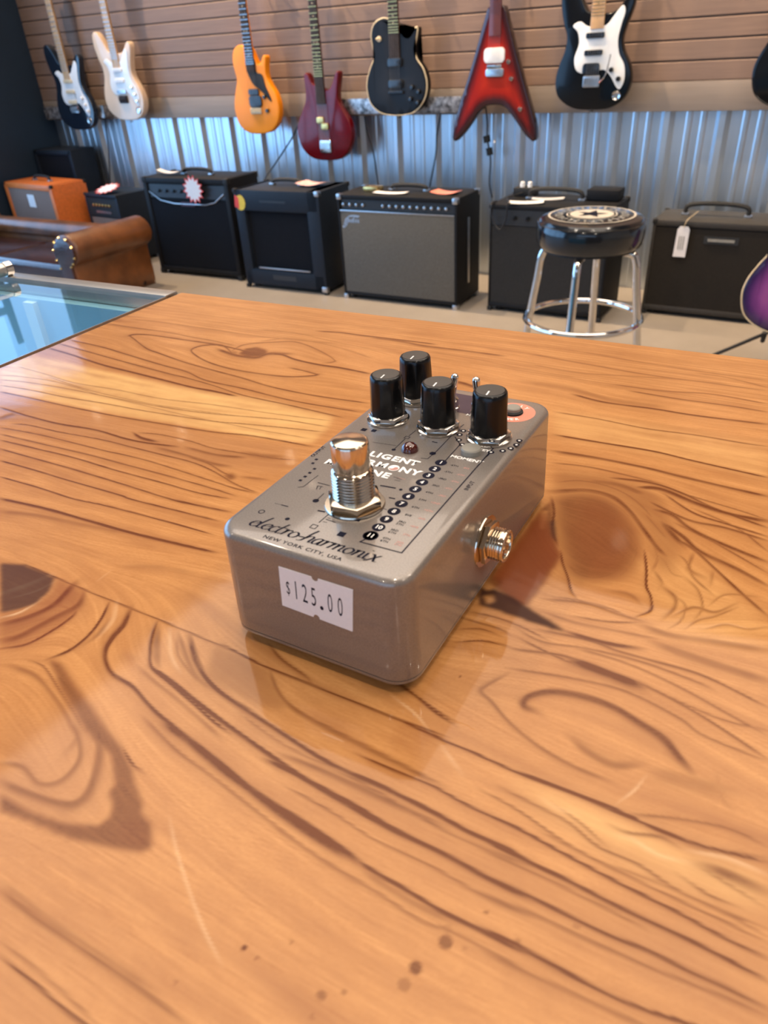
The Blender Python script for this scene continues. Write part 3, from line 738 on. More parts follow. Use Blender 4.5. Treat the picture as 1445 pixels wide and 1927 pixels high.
def prism(bm, out, d0, d1, M4=Matrix(), bev=0, mi=0, seg=3):
    """2-D outline (x, y) pulled from z=d0 to z=d1, edge rounded by bev on the d1 side (and the d0 side)"""
    out = [Vector((p[0], p[1])) for p in out]; n = len(out)
    ar = sum(out[i - 1].x * out[i].y - out[i].x * out[i - 1].y for i in range(n))
    if ar < 0: out.reverse()
    nor = []
    for i in range(n):
        t = (out[(i + 1) % n] - out[i - 1]); t.normalize(); nor.append(Vector((t.y, -t.x)))
    lv = []
    if bev:
        for k in range(seg + 1):
            a = PI / 2 * k / seg; lv.append((d0 + bev * (1 - math.sin(a)) if d1 > d0 else d0 - bev * (1 - math.sin(a)), bev * (1 - math.cos(a))))
        lv = [(z, i) for z, i in lv][::-1]
        lo = [((d0 + bev * (1 - math.cos(PI / 2 * k / seg))), bev * (1 - math.sin(PI / 2 * k / seg))) for k in range(seg + 1)]
        hi = [((d1 - bev * (1 - math.cos(PI / 2 * k / seg))), bev * (1 - math.sin(PI / 2 * k / seg))) for k in range(seg, -1, -1)]
        lv = lo + hi
    else: lv = [(d0, 0), (d1, 0)]
    rings = [[bm.verts.new(M4 @ Vector((p.x - q.x * ins, p.y - q.y * ins, z))) for p, q in zip(out, nor)] for z, ins in lv]
    for A, C in zip(rings, rings[1:]):
        for k in range(n): bm.faces.new((A[k], A[(k + 1) % n], C[(k + 1) % n], C[k])).material_index = mi
    for ring in (rings[0][::-1], rings[-1]):
        f = bm.faces.new(ring); f.material_index = mi
    return bm


def text_bm(s, size, M4, depth=0, bold=0, sx=1.0, align='CENTER', spacing=1.0, shear=0, bm=None, mi=0):
    cu = bpy.data.curves.new('t', 'FONT'); cu.body = s; cu.size = size; cu.align_x = align; cu.align_y = 'CENTER' if align == 'CENTER' else 'BOTTOM_BASELINE'
    cu.offset = bold; cu.space_character = spacing; cu.resolution_u = 3; cu.shear = shear; cu.extrude = depth
    o = bpy.data.objects.new('t', cu); COL.objects.link(o)
    dg = bpy.context.evaluated_depsgraph_get(); dg.update()
    me = bpy.data.meshes.new_from_object(o.evaluated_get(dg))
    bpy.data.objects.remove(o); bpy.data.curves.remove(cu)
    bm = bm or bm_new(); n0 = len(bm.verts); f0 = len(bm.faces); bm.from_mesh(me); bpy.data.meshes.remove(me)
    bm.verts.ensure_lookup_table(); bm.faces.ensure_lookup_table()
    bmesh.ops.transform(bm, matrix=M4 @ Matrix.Diagonal((sx, 1, 1, 1)), verts=bm.verts[n0:])
    for f in bm.faces[f0:]: f.material_index = mi
    return bm


def flat_poly(bm, pts, z=0, M4=Matrix(), mi=0):
    f = bm.faces.new([bm.verts.new(M4 @ Vector((p[0], p[1], z))) for p in pts]); f.material_index = mi; return bm


def ribbon(bm, pts, w, z=0, M4=Matrix(), mi=0, closed=False):
    """flat printed line"""
    pts = [Vector((p[0], p[1])) for p in pts]
    if closed: pts = pts + [pts[0]]
    n = len(pts)
    if n < 2: return bm
    L = []; R = []
    for i, p in enumerate(pts):
        a = (pts[i] - pts[i - 1]).normalized() if i > 0 else None; b = (pts[i + 1] - pts[i]).normalized() if i < n - 1 else None
        if closed and i == 0: a = (pts[-1] - pts[-2]).normalized()
        if closed and i == n - 1: b = (pts[1] - pts[0]).normalized()
        t = (a + b) if a and b else (a or b)
        if t.length < 1e-6: t = b
        t.normalize(); nn = Vector((-t.y, t.x)); k = 1
        if a and b: k = 1 / max(.4, abs(nn.dot(Vector((-a.y, a.x)))))
        L.append(bm.verts.new(M4 @ Vector((*(p + nn * w / 2 * k), z)))); R.append(bm.verts.new(M4 @ Vector((*(p - nn * w / 2 * k), z))))
    for i in range(n - 1):
        bm.faces.new((R[i], R[i + 1], L[i + 1], L[i])).material_index = mi
    return bm


def nib(bm, pts, w, ang=.6, thin=.18, z=0, M4=Matrix(), n=7, mi=0):
    """broad-nib pen stroke"""
    q = catmull([(a, b, 0) for a, b in pts], n); d = Vector((math.cos(ang), math.sin(ang))) * w / 2
    prev = None
    for i, p in enumerate(q):
        t = (q[min(i + 1, len(q) - 1)] - q[max(i - 1, 0)]).normalized()
        nn = Vector((-t.y, t.x)) * (w * thin / 2); sg = 1 if d.dot(nn) >= 0 else -1
        e = d + nn * sg
        cur = (bm.verts.new(M4 @ Vector((p.x + e.x, p.y + e.y, z))), bm.verts.new(M4 @ Vector((p.x - e.x, p.y - e.y, z))))
        if prev:
            try: bm.faces.new((prev[1], cur[1], cur[0], prev[0])).material_index = mi
            except ValueError: pass
        prev = cur
    return bm


T3 = Matrix.Translation


def RX(a): return Matrix.Rotation(a, 4, 'X')


def RY(a): return Matrix.Rotation(a, 4, 'Y')


def RZ(a): return Matrix.Rotation(a, 4, 'Z')


# ------------------------------------------------------------------ the shop: floor, walls, ceiling
FL, CE, XL, XR, YB, YW = -.95, 2.4, -4.78, 4.0, -4.3, 3.60
structure('floor', B(XL - .1, YB, FL - .1, XR, YW + .1, FL), M['concrete'])
structure('ceiling', B(XL - .1, YB, CE, XR, YW + .1, CE + .08), M['ceil'])
structure('wall_right', B(XR, YB, FL, XR + .1, YW, CE), M['offwhite'])
bm = B(XL - .1, YB - .1, FL, -2.0, YB, CE); box(bm, 3.0, YB - .1, FL, XR, YB, CE); box(bm, -2.0, YB - .1, 1.9, 3.0, YB, CE); box(bm, -2.0, YB - .1, FL, 3.0, YB, -.7)
structure('wall_front', bm, M['offwhite'])
# left wall: dark navy with a long shop window that ends short of the corner
bm = B(XL - .1, 3.35, FL, XL, YW, CE); box(bm, XL - .1, 2.85, FL, XL, 3.35, .95); box(bm, XL - .1, YB, FL, XL, -3.0, CE); box(bm, XL - .1, -3.0, 1.95, XL, 3.35, CE); box(bm, XL - .1, -3.0, FL, XL, 2.85, -.85)
structure('wall_left', bm, M['navywall'])
bm = bm_new()
for y in (-3.0, -1.55, -.1, 1.35, 2.80): box(bm, XL - .07, y, -.85, XL - .01, y + .05, 1.95)
box(bm, XL - .07, 3.31, .95, XL - .01, 3.35, 1.95); box(bm, XL - .07, 2.85, .95, XL - .01, 3.35, .99); box(bm, XL - .07, 2.85, 1.9, XL - .01, 3.35, 1.95)
for z in (-.85, 1.25, 1.90): box(bm, XL - .07, -3.0, z, XL - .01, 2.85, z + .05)
structure('window_1', bm, M['frame'])
bm = bm_new()
for x in (-2.0, -.35, 1.3, 2.95): box(bm, x, YB - .07, -.7, x + .05, YB - .01, 1.9)
for z in (-.7, 1.85): box(bm, -2, YB - .07, z, 3, YB - .01, z + .05)
structure('window_2', bm, M['frame'])

# corrugated sheet: trapezoid ribs every 23 cm with two small beads between
bm = bm_new(); prof = []
x = XL
k0 = -4.57 - .23
while x < XR:
    xr = k0
    for dx, dy in ((-.030, 0), (-.012, -.026), (.012, -.026), (.030, 0), (.075, 0), (.083, -.003), (.097, -.003), (.105, 0), (.135, 0), (.143, -.003), (.157, -.003), (.165, 0)):
        X = xr + dx
        if XL < X < XR: prof.append((X, dy))
    k0 += .23; x = k0
prof = [(XL, 0)] + prof + [(XR, 0)]
lo = [bm.verts.new((a, YW + b, FL)) for a, b in prof]; hi = [bm.verts.new((a, YW + b, CE)) for a, b in prof]
for i in range(len(prof) - 1): bm.faces.new((lo[i], lo[i + 1], hi[i + 1], hi[i]))
bk = [bm.verts.new((a, YW + .1, z)) for a in (XL, XR) for z in (FL, CE)]
structure('wall_back', bm, M['metal'], ang=12)

# slat wall boards with real grooves
bm = bm_new(); Z0 = -.058; P = .0748; pr = []
z = Z0
while z < CE - .02:
    z1 = min(z + P, CE)
    pr += [(3.552, z + .003), (3.549, z + .006), (3.549, z1 - .005), (3.552, z1 - .002), (3.571, z1 - .002), (3.571, z1 + .003)]
    z = z1
A = [bm.verts.new((XL, y, z)) for y, z in pr]; C = [bm.verts.new((XR, y, z)) for y, z in pr]
for i in range(len(pr) - 1): bm.faces.new((A[i], C[i], C[i + 1], A[i + 1]))
structure('wall_back_slats', bm, M['slat'], ang=20)
structure('trim_1', B(XL, 3.546, -.168, XR, 3.573, -.0565, bev=.002), M['board'])

# ------------------------------------------------------------------ track lamps, then ceiling lamps and a glowing panel added for light
tr = thing('lighting_track', 'long black ceiling track above the guitar wall', 'light', (-1.6, 2.98, 2.36))
obj('rail', B(-3.0, -.018, -.018, 3.0, .018, .04, bev=.003), M['frame'], tr)
for i, p in enumerate(TRACK):
    o = thing('track_lamp', 'black track lamp above the guitar wall', 'light', p, group='track lamps above the guitar wall')
    a = Vector((1.0, 3.55 - p[1], .25 - p[2] + .13)).normalized(); q = a.to_track_quat('-Z', 'Y').to_matrix().to_4x4()
    bm = bm_new(); lathe(bm, [(.026, .09), (.034, .08), (.036, -.05), (.033, -.05), (.030, .06)], 20, T3((0, 0, -.13)) @ q, cap=False)
    obj('lamp_head', bm, M['frame'], o)
    obj('stem', tube(bm_new(), [(0, 0, .13), (0, 0, -.06)], .008), M['frame'], o)
t = NT('lit_added_lamp'); t.set(Base_Color=(1, .9, .8, 1)); t.b.inputs['Emission Color'].default_value = (1, .84, .64, 1); t.b.inputs['Emission Strength'].default_value = 14; M['lit'] = t.m
for p in ADDED_LAMPS:
    o = thing('added_ceiling_lamp', 'round ceiling lamp over the shop floor', 'light', p, group='added round ceiling lamps')
    obj('added_lamp_rim', lathe(bm_new(), [(.105, .07), (.105, 0), (.09, -.006), (.085, .004), (.085, .02)], 32, cap=False), M['offwhite'], o)
    obj('added_lamp_diffuser', lathe(bm_new(), [(.085, .012), (.085, .02)], 32), M['lit'], o)

t = NT('lit_added_panel'); t.set(Base_Color=(.9, .85, .78, 1)); t.b.inputs['Emission Color'].default_value = (1, .84, .68, 1); t.b.inputs['Emission Strength'].default_value = 3.3; M['panel'] = t.m  # glow of the added panel, makes the sheen on counter and pedal
lp = thing('added_light_panel', 'large luminous ceiling panel added out of view for the sheen', 'light', (-.35, 1.35, 2.385))
obj('diffuser', B(-2.1, -1.55, -.010, 2.1, 1.55, .0), M['panel'], lp)
bm = bm_new()
for a in ((-2.14, -1.59, 2.14, -1.55), (-2.14, 1.55, 2.14, 1.59), (-2.14, -1.55, -2.1, 1.55), (2.1, -1.55, 2.14, 1.55)): box(bm, a[0], a[1], -.02, a[2], a[3], .012)
obj('panel_frame', bm, M['offwhite'], lp)

# ------------------------------------------------------------------ wooden counter
TH = .037; CX, CY = -.3105, .2165; ct, st_ = math.cos(TH), math.sin(TH)


def to_local(x, y): return (ct * (x - CX) + st_ * (y - CY), -st_ * (x - CX) + ct * (y - CY))


STEP = .0005
U = np.arange(0, .45, STEP); V = np.arange(-.40, .0002, STEP)
maps = wood_maps(lambda a, b: onz(a, b)[:2], to_local, U, V, STEP)
ue = np.concatenate([U, U[-1] + np.cumsum(np.geomspace(.002, .09, 45))]); ve = np.concatenate([V[0] - np.cumsum(np.geomspace(.002, .05, 14))[::-1], V]); ve[-1] = 0
iu = np.concatenate([np.arange(len(U)), len(U) - 1 - (np.arange(45) * 9) % 300]); iv = np.concatenate([(np.arange(14) * 11)[::-1], np.arange(len(V))])
NU, NV = len(ue), len(ve)
Dm, Tm, Km, Rm, Lm, Fm, Gm, Qm = [mm[np.ix_(iv, iu)] for mm in maps]
X, Y = np.meshgrid(ue, ve)
# varnish relief: late wood sits a hair proud, cracks and the seam sink
Z = -.00002 * Dm - .00005 * np.clip(Km, 0, 1) + .000004 * Gm + .00022 * Qm
edge = np.minimum(X, -Y); rd = .0022
Z -= np.where(edge < rd, rd - np.sqrt(np.clip(rd * rd - (rd - edge) ** 2, 0, None)), 0)
co = np.stack([X, Y, Z], -1).reshape(-1, 3).astype(np.float32)
me = bpy.data.meshes.new('slab')
ii = np.arange(NU * NV).reshape(NV, NU)
quads = np.stack([ii[:-1, :-1], ii[:-1, 1:], ii[1:, 1:], ii[1:, :-1]], -1).reshape(-1, 4)
# skirt all round and underside
ring = np.concatenate([ii[0, :], ii[1:, -1], ii[-1, -2::-1], ii[-2:0:-1, 0]])
base = NU * NV; low = co[ring].copy(); low[:, 2] = -.038
q2 = np.stack([ring, base + np.arange(len(ring)), base + np.roll(np.arange(len(ring)), -1), np.roll(ring, -1)], -1)[:, ::1]
co = np.concatenate([co, low]); faces = np.concatenate([quads, q2])
me.vertices.add(len(co)); me.vertices.foreach_set('co', co.ravel())
me.loops.add(len(faces) * 4 + len(ring)); me.loops.foreach_set('vertex_index', np.concatenate([faces.ravel(), base + np.arange(len(ring))[::-1]]).astype(np.int32))
me.polygons.add(len(faces) + 1); me.polygons.foreach_set('loop_start', (np.arange(len(faces) + 1) * 4).astype(np.int32))
me.update(calc_edges=True); me.validate()
me.polygons.foreach_set('use_smooth', np.ones(len(me.polygons), bool))
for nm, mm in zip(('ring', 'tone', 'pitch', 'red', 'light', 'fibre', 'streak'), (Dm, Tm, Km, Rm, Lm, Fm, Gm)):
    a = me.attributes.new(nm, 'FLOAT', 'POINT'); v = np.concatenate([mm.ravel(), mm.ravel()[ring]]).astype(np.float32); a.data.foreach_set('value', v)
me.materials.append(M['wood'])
ctr = thing('wooden_counter', 'knotty varnished softwood counter top carrying the grey effects pedal', 'counter', (CX, CY, 0), (0, 0, TH))
slab = bpy.data.objects.new('slab', me); COL.objects.link(slab); slab.parent = ctr
obj('counter_base', B(.03, ve[0] + .03, FL, ue[-1] - .03, -.03, -.038), M['counterbody'], ctr)

# ------------------------------------------------------------------ the effects pedal (millimetres, scaled on its parts)
PY = .0169
MM = Matrix.Scale(.001, 4)
ped = thing('effects_pedal', 'silver grey metal effects pedal with four black knobs and a $125.00 price label', 'guitar pedal', (0, 0, 0), (0, 0, PY))


def pobj(name, bm, mat, parent=ped, ang=35, smooth=True):
    bmesh.ops.transform(bm, matrix=MM, verts=bm.verts); return obj(name, bm, mat, parent, smooth, ang)


ZT = 38.4


def PL(px, py, z=ZT):
    P = onz(px, py, z / 1000); c, s = math.cos(PY), math.sin(PY); return ((c * P.x + s * P.y) * 1000, (-s * P.x + c * P.y) * 1000)


def rrect(hx, hy, r, n=10):
    o = []
    for cx, cy, a0 in ((hx - r, hy - r, 0), (-hx + r, hy - r, 90), (-hx + r, -hy + r, 180), (hx - r, -hy + r, 270)):
        for k in range(n + 1):
            a = math.radians(a0 + 90 * k / n); o.append((cx + r * math.cos(a), cy + r * math.sin(a)))
    return o


def loft(bm, levels, n=10):
    rings = []
    for hx, hy, r, z in levels: rings.append([bm.verts.new((x, y, z)) for x, y in rrect(hx, hy, r, n)])
    N = len(rings[0])
    for A, C in zip(rings, rings[1:]):
        for k in range(N): bm.faces.new((A[k], A[(k + 1) % N], C[(k + 1) % N], C[k]))
    bm.faces.new(rings[0][::-1]); bm.faces.new(rings[-1]); return bm


lv = [(29.2, 55.4, 6.6, 5.0), (30.2, 56.4, 7.6, 5.15), (30.25, 56.5, 7.6, 5.6)]
for k in range(1, 6): lv.append((30.25 - .55 * k / 5, 56.5 - .55 * k / 5, 7.6 - .5 * k / 5, 5.6 + (36.0 - 5.6) * k / 5))
for k in range(1, 8):
    a = PI / 2 * k / 7; lv.append((29.7 - 2.4 * (1 - math.cos(a)), 55.95 - 2.4 * (1 - math.cos(a)), 7.1 - 2.4 * (1 - math.cos(a)) * .8, 36.0 + 2.4 * math.sin(a)))
pobj('enclosure', loft(bm_new(), lv), M['paint'], ang=50)
pobj('base_plate', loft(bm_new(), [(28.4, 54.6, 7, 2.95), (28.6, 54.8, 7.0, 3.4), (30.0, 56.2, 7.6, 3.6), (30.2, 56.4, 7.6, 3.9), (30.2, 56.4, 7.6, 4.85)]), M['paint'], ang=50)
for sx in (-1, 1):
    for sy in (-1, 1):
        pobj('rubber_foot', lathe(bm_new(), [(4.2, 0), (4.8, .5), (5, 2.95)], 24, T3((21 * sx, 46.5 * sy, 0))), M['rubber'])


def face_y(z): return -(56.5 - .55 * max(0, (z - 5.6)) / 30.4)


# price label, notched top and bottom
def lab(u, v):                       # u 0..1 across, v 0..1 up
    x = (-8.6 + .7 * v) * (1 - u) + (13.9 + 1.2 * v) * u; z = (19.2 + 13.4 * v) * (1 - u) + (18.5 + 14.2 * v) * u
    return x, z


bm = bm_new(); out = []
def arc(u0, v0, sgn):
    o = []
    for k in range(9):
        a = PI * k / 8; o.append((u0 - sgn * .045 * math.cos(a), v0 - sgn * .085 * math.sin(a)))
    return o
out = [(0, 1)] + [(u, v) for u, v in arc(.5, 1, 1)] + [(1, 1), (1, 0)] + [(u, v) for u, v in arc(.5, 0, -1)] + [(0, 0)]
fr = []; bk = []
for u, v in out:
    x, z = lab(u, v); fr.append(bm.verts.new((x, face_y(z) - .14, z))); bk.append(bm.verts.new((x, face_y(z) - .01, z)))
bm.faces.new(fr)
for k in range(len(fr)): bm.faces.new((fr[k], fr[(k + 1) % len(fr)], bk[(k + 1) % len(fr)], bk[k]))
label = pobj('price_label', bm, M['pricepaper'], smooth=False); label['label'] = 'white price label'
bm = bm_new(); MT = T3((0, -56.16, 25.6)) @ RX(PI / 2 - .018)
adv = [('$', -6.0, 6.4, .42), ('1', -3.4, 9.0, .42), ('2', -.6, 9.0, .42), ('5', 2.2, 9.0, .42), ('.', 4.6, 10.0, .8), ('0', 7.3, 9.0, .38), ('0', 10.4, 9.0, .38)]
for ch, x, sz, sx in adv:
    text_bm(ch, sz, MT @ T3((x + .3, -.05 * x + (0.15 if ch != '.' else .2), 0.12)) @ RZ(-.045), sx=sx, bm=bm, bold=-.03 if ch != '.' else .1)
o = pobj('price_print', bm, M['ink'], label, smooth=False)

# --- printed top
ZI = ZT + .035
ink = bm_new(); wht = bm_new(); redm = bm_new()


def pl(pts, w=.28, m=None, closed=False): ribbon(m or ink, [PL(*p) for p in pts], w, ZI, closed=closed)


def Pc(*q): return [(560 + x / 4.25, 780 + y / 4.25) for x, y in q]


def Qc(*q): return [(440 + x / 4.25, 920 + y / 4.25) for x, y in q]


def dot(m, x, y, r, z=ZI, n=20): flat_poly(m, [(x + r * math.cos(2 * PI * k / n), y + r * math.sin(2 * PI * k / n)) for k in range(n)], z)


def sq(px, py, s=.7, m=None, fill=True):
    x, y = PL(px, py)
    if fill: flat_poly(m or ink, [(x - s, y - s), (x + s, y - s), (x + s, y + s), (x - s, y + s)], ZI)
    else: ribbon(ink, [(x - s, y - s), (x + s, y - s), (x + s, y + s), (x - s, y + s)], .25, ZI, closed=True)


pl(Pc((770, 280), (860, 195))); pl(Pc((890, 172), (945, 128))); sq(560 + 875 / 4.25, 780 + 185 / 4.25, .75, fill=False)
x, y = PL(*Pc((768, 282))[0]); dot(ink, x, y, .7)
pl(Pc((600, 222), (790, 250)), .18)
pl(Pc((985, 350), (1040, 355), (1110, 295), (1280, 118), (1330, 80)), .3); x, y = PL(*Pc((1080, 312))[0]); dot(ink, x, y, 1.15, n=6)
pl(Pc((1180, 372), (1300, 240), (1258, 180)), .35)
pl(Pc((1075, 217), (1118, 227)), .5); sq(*Pc((1205, 165))[0], .55)
pl(Pc((660, 568), (785, 590)), .62); x, y = PL(*Pc((825, 602))[0]); dot(ink, x, y, .55)
pl(Pc((730, 665), (780, 675)), .5); pl(Pc((635, 738), (715, 762)), .2); pl(Pc((530, 775), (590, 795)), .15)
pl(Pc((0, 583), (45, 578), (165, 487)), .22)
for q in ((22, 527), (60, 497), (97, 467), (135, 435), (150, 360), (122, 390)): sq(*Pc(q)[0], .5)
sq(*Pc((530, 122))[0], .95); sq(*Pc((610, 130))[0], .85)
pl(Pc((160, 545), (258, 570)), .3); pl(Pc((150, 600), (160, 572), (205, 580)), .22); pl(Pc((175, 600), (190, 575)), .2)
x, y = PL(*Pc((145, 690))[0]); dot(ink, x, y, .95); pl(Pc((150, 688), (210, 632)), .25)
pl(Pc((160, 768), (220, 780)), .6); pl(Pc((222, 757), (248, 764)), .3)
pl(Qc((680, 270), (820, 150)), .3); sq(*Qc((640, 302))[0], .85, fill=False)
pl(Qc((735, 243), (812, 268)), .3); pl(Qc((750, 232), (775, 238)), .25); pl(Qc((712, 262), (745, 270)), .2)
sq(*Qc((990, 243))[0], .95); sq(*Qc((862, 363))[0], 1.05); x, y = PL(*Qc((428, 241))[0]); dot(ink, x, y, .7)
x, y = PL(*Qc((222, 183))[0]); ribbon(ink, [(x + .85 * math.cos(k * PI / 8), y + .85 * math.sin(k * PI / 8)) for k in range(16)], .28, ZI, closed=True)
pl(Qc((325, 115), (380, 128)), .15); pl(Qc((380, 128), (435, 143)), .4)
for q in ((765, 500), (790, 512), (775, 525)): pl(Pc(q, (q[0] + 45, q[1] + 8)), .18)
pl(Pc((790, 503), (860, 520)), .16, redm)
# boxed column of intervals
ribbon(ink, [(11.4, -42.4), (10.6, -44.3), (22.7, -44.0), (22.7, 10.0), (23.0, 13.0)], .42, ZI); ribbon(ink, [(22.7, 10), (22.7, 19.5), (24.9, 20.6)], .42, ZI)
rows = ['-6TH', '-5TH', '-3RD', '3RD', '4TH', '5TH', '6TH', '8VE', '3RD\n5TH', '3RD\n6TH', '4TH\n6TH']
red = ['8VE', '-6TH', '-5TH', '-4TH', '-3RD', '+2ND', '+5TH', '-8VE', '+8VE', '5TH', '3RD\n5TH']
for i in range(11):
    y = 2.1 - 4.28 * i; dot(ink, 11.7, y, 1.85, n=28)
    text_bm(str(i + 1), 2.3, T3((11.7, y, ZI + .03)), bold=.05, sx=.95, bm=wht)
    text_bm(rows[i], 1.25, T3((16.2, y - .1, ZI)), bold=.02, bm=ink)
    text_bm(red[i], 1.15, T3((20.2, y - .1, ZI)), bold=.015, bm=redm)
dot(ink, 11.7, -40.7, 2.15)
text_bm('OUTPUT', 1.9, T3((-27.2, -7.0, ZI)) @ RZ(PI / 2), bold=.03, bm=ink)
text_bm('INPUT', 1.9, T3((25.1, -6.9, ZI)) @ RZ(PI / 2), bold=.03, bm=ink)
for a in (172, 190, 212, 232, -88, -64, -42, -24, -6, 12): 
    a_ = math.radians(a); x, y = 18.8 + 9.7 * math.cos(a_), 23 + 9.7 * math.sin(a_)
    if a == -88: continue
    dot(ink, x, y, 1.05, n=16); dot(wht, x, y, .42, ZI + .02, n=10)
for s, x, y, sz in (('MIX', -19.4, 16.4, 2.2), ('VOL', -.7, 16.5, 2.2), ('MOMENT', 18.0, 7.1, 2.2), ('KEY', 20.5, 14.6, 1.9), ('MODE', 8.2, 36.0, 1.9)):
    text_bm(s, sz, T3((x, y, ZI)), bold=.07, sx=1.15, bm=wht)
for s, x0, x1, y in (('INTELLIGENT', -25.4, 5.9, -1.5), ('HARM NY', -16.8, 9.2, -6.6), ('MACHINE', -21.8, 1.6, -11.6)):
    n = len(s)
    wd = {'I': .45, 'M': 1.25, 'N': 1.05, 'G': 1.12, 'L': .85, 'E': .85, 'T': .9, ' ': 1.15, 'H': 1.0, 'A': 1.05, 'R': .95, 'Y': 1.0, 'C': 1.05}
    ws = [wd[ch] for ch in s]; tot = sum(ws); xx = x0
    for ch, wch in zip(s, ws):
        cw = (x1 - x0) * wch / tot
        if ch == ' ':
            dot(wht, xx + cw / 2, y, 1.75, n=28)
            oc = []
            for k in range(15): a = PI + PI * k / 14; oc.append((xx + cw / 2 + 1.5 * math.cos(a), y + 1.5 * math.sin(a)))
            oc += [(xx + cw / 2 + .75 + .75 * math.cos(k * PI / 6), y + .75 * math.sin(k * PI / 6)) for k in range(1, 6)] + [(xx + cw / 2 - .75 + .75 * math.cos(k * PI / 6), y - .75 * math.sin(k * PI / 6)) for k in range(1, 6)]
            flat_poly(redm, oc, ZI + .03)
        else: text_bm(ch, 4.2, T3((xx + cw / 2, y, ZI)), bold=.17, sx=1.12, bm=wht)
        xx += cw
# maker's lettering, broad-nib skeletons on an x-height of 1
GL = {'e': (.72, [[(.02, .5), (.45, .62), (.62, .85), (.42, 1.0), (.1, .75), (.0, .38), (.14, .06), (.38, .0), (.66, .22)]]),
      'l': (.42, [[(.34, 2.05), (.16, 1.4), (.02, .6), (.02, .15), (.16, .0), (.34, .12)]]),
      'c': (.66, [[(.56, .86), (.40, 1.0), (.12, .8), (.0, .4), (.12, .06), (.36, .0), (.62, .2)]]),
      't': (.55, [[(.30, 1.75), (.14, 1.0), (.04, .4), (.08, .06), (.24, .0), (.42, .14)], [(-.12, .98), (.2, 1.04), (.5, 1.06)]]),
      'r': (.62, [[(.0, .85), (.14, 1.0), (.12, .5), (.02, .0)], [(.1, .45), (.26, .85), (.46, 1.0), (.58, .86)]]),
      'o': (.82, [[(.4, 1.0), (.1, .78), (.0, .4), (.14, .05), (.4, .0), (.64, .3), (.66, .72), (.4, 1.0)]]),
      '-': (.5, [[(.02, .48), (.42, .54)]]),
      'h': (.88, [[(.36, 2.05), (.2, 1.4), (.1, .7), (-.06, .0), (-.34, -.12)], [(.08, .45), (.28, .9), (.52, 1.0), (.66, .8), (.6, .3), (.64, .0), (.78, .1)]]),
      'a': (.8, [[(.56, .92), (.34, 1.0), (.06, .7), (.0, .25), (.14, .0), (.36, .1), (.56, .7)], [(.62, 1.0), (.54, .5), (.54, .08), (.66, .0), (.78, .1)]]),
      'm': (1.28, [[(.0, .85), (.14, 1.0), (.12, .5), (.0, .0)], [(.1, .45), (.28, .88), (.46, 1.0), (.56, .8), (.48, .0)], [(.54, .45), (.74, .9), (.92, 1.0), (1.02, .8), (.96, .2), (1.06, .0), (1.18, .1)]]),
      'n': (.86, [[(.0, .85), (.14, 1.0), (.12, .5), (.0, .0)], [(.1, .45), (.3, .9), (.5, 1.0), (.62, .8), (.56, .2), (.64, .0), (.76, .1)]]),
      'i': (.42, [[(.1, .98), (.08, .5), (.08, .12), (.18, .0), (.34, .12)], [(.2, 1.42), (.24, 1.5)]]),
      'x': (.8, [[(.02, .95), (.18, 1.0), (.4, .5), (.56, .0), (.76, .06)], [(.72, 1.05), (.36, .5), (.0, -.12), (-.16, -.1)]])}
word = 'electro-harmonix'; adv = sum(GL[c][0] for c in word); k = 40.2 / adv; xx = -21.5
for ch in word:
    for st in GL[ch][1]: nib(ink, [(xx + (px_ + .12 * py_) * k, -50.25 + py_ * 2.75) for px_, py_ in st], .5, ang=.2, thin=.36, z=ZI)
    xx += GL[ch][0] * k
ribbon(ink, [(-5.6, -48.9), (-3.9, -48.75)], .4, ZI)
text_bm('NEW YORK CITY, USA', 1.85, T3((-1.9, -52.95, ZI)), bold=.04, sx=1.2, spacing=1.12, bm=ink)
# dark plum patch at the back of the top
bm = bm_new(); flat_poly(bm, [(-26.5, 36.5), (11.6, 36.5), (12.4, 51), (-25.5, 51)], ZT + .02)
pobj('plum_patch', bm, M['plum'], smooth=False)
# red ring round the small button
bm = bm_new(); n = 48
a_ = [bm.verts.new((19 + 7.6 * math.cos(2 * PI * k / n), 43.8 + 7.6 * math.sin(2 * PI * k / n), ZT + .03)) for k in range(n)]; b_ = [bm.verts.new((19 + 3.6 * math.cos(2 * PI * k / n), 43.8 + 3.6 * math.sin(2 * PI * k / n), ZT + .03)) for k in range(n)]
for k in range(n): bm.faces.new((a_[k], a_[(k + 1) % n], b_[(k + 1) % n], b_[k]))
pobj('red_ring_print', bm, M['orangeink'], smooth=False)
for s, a0, da, fl in (('POLY', 122, -22, 0), ('POWER', 236, 17, 1)):
    for i, ch in enumerate(s):
        a = math.radians(a0 + da * i); x, y = 19 + 5.6 * math.cos(a), 43.8 + 5.6 * math.sin(a)
        text_bm(ch, 2.1, T3((x, y, ZI + .02)) @ RZ(a - PI / 2 + (PI if fl else 0)), bold=.06, bm=wht)
pobj('dark_print', ink, M['ink'], smooth=False); pobj('white_print', wht, M['white'], smooth=False); pobj('red_print', redm, M['redink'], smooth=False)


# --- hardware
def hexnut(r, z0, z1, M4=Matrix(), bm=None):
    bm = bm or bm_new(); h = z1 - z0; c = .18 * h
    pr = [(r * .93, z0), (r, z0 + c), (r, z1 - c), (r * .9, z1)]
    rings = [[bm.verts.new(M4 @ Vector((q * math.cos(PI / 3 * k), q * math.sin(PI / 3 * k), z))) for k in range(6)] for q, z in pr]
    for A, C in zip(rings, rings[1:]):
        for k in range(6): bm.faces.new((A[k], A[(k + 1) % 6], C[(k + 1) % 6], C[k]))
    bm.faces.new(rings[0][::-1]); bm.faces.new(rings[-1]); return bm


def flute(a, h):
    f = max(0, min(1, (14.2 - h) / 3.0)); return 1 - f * .045 * abs(math.cos(4.5 * a)) ** .6


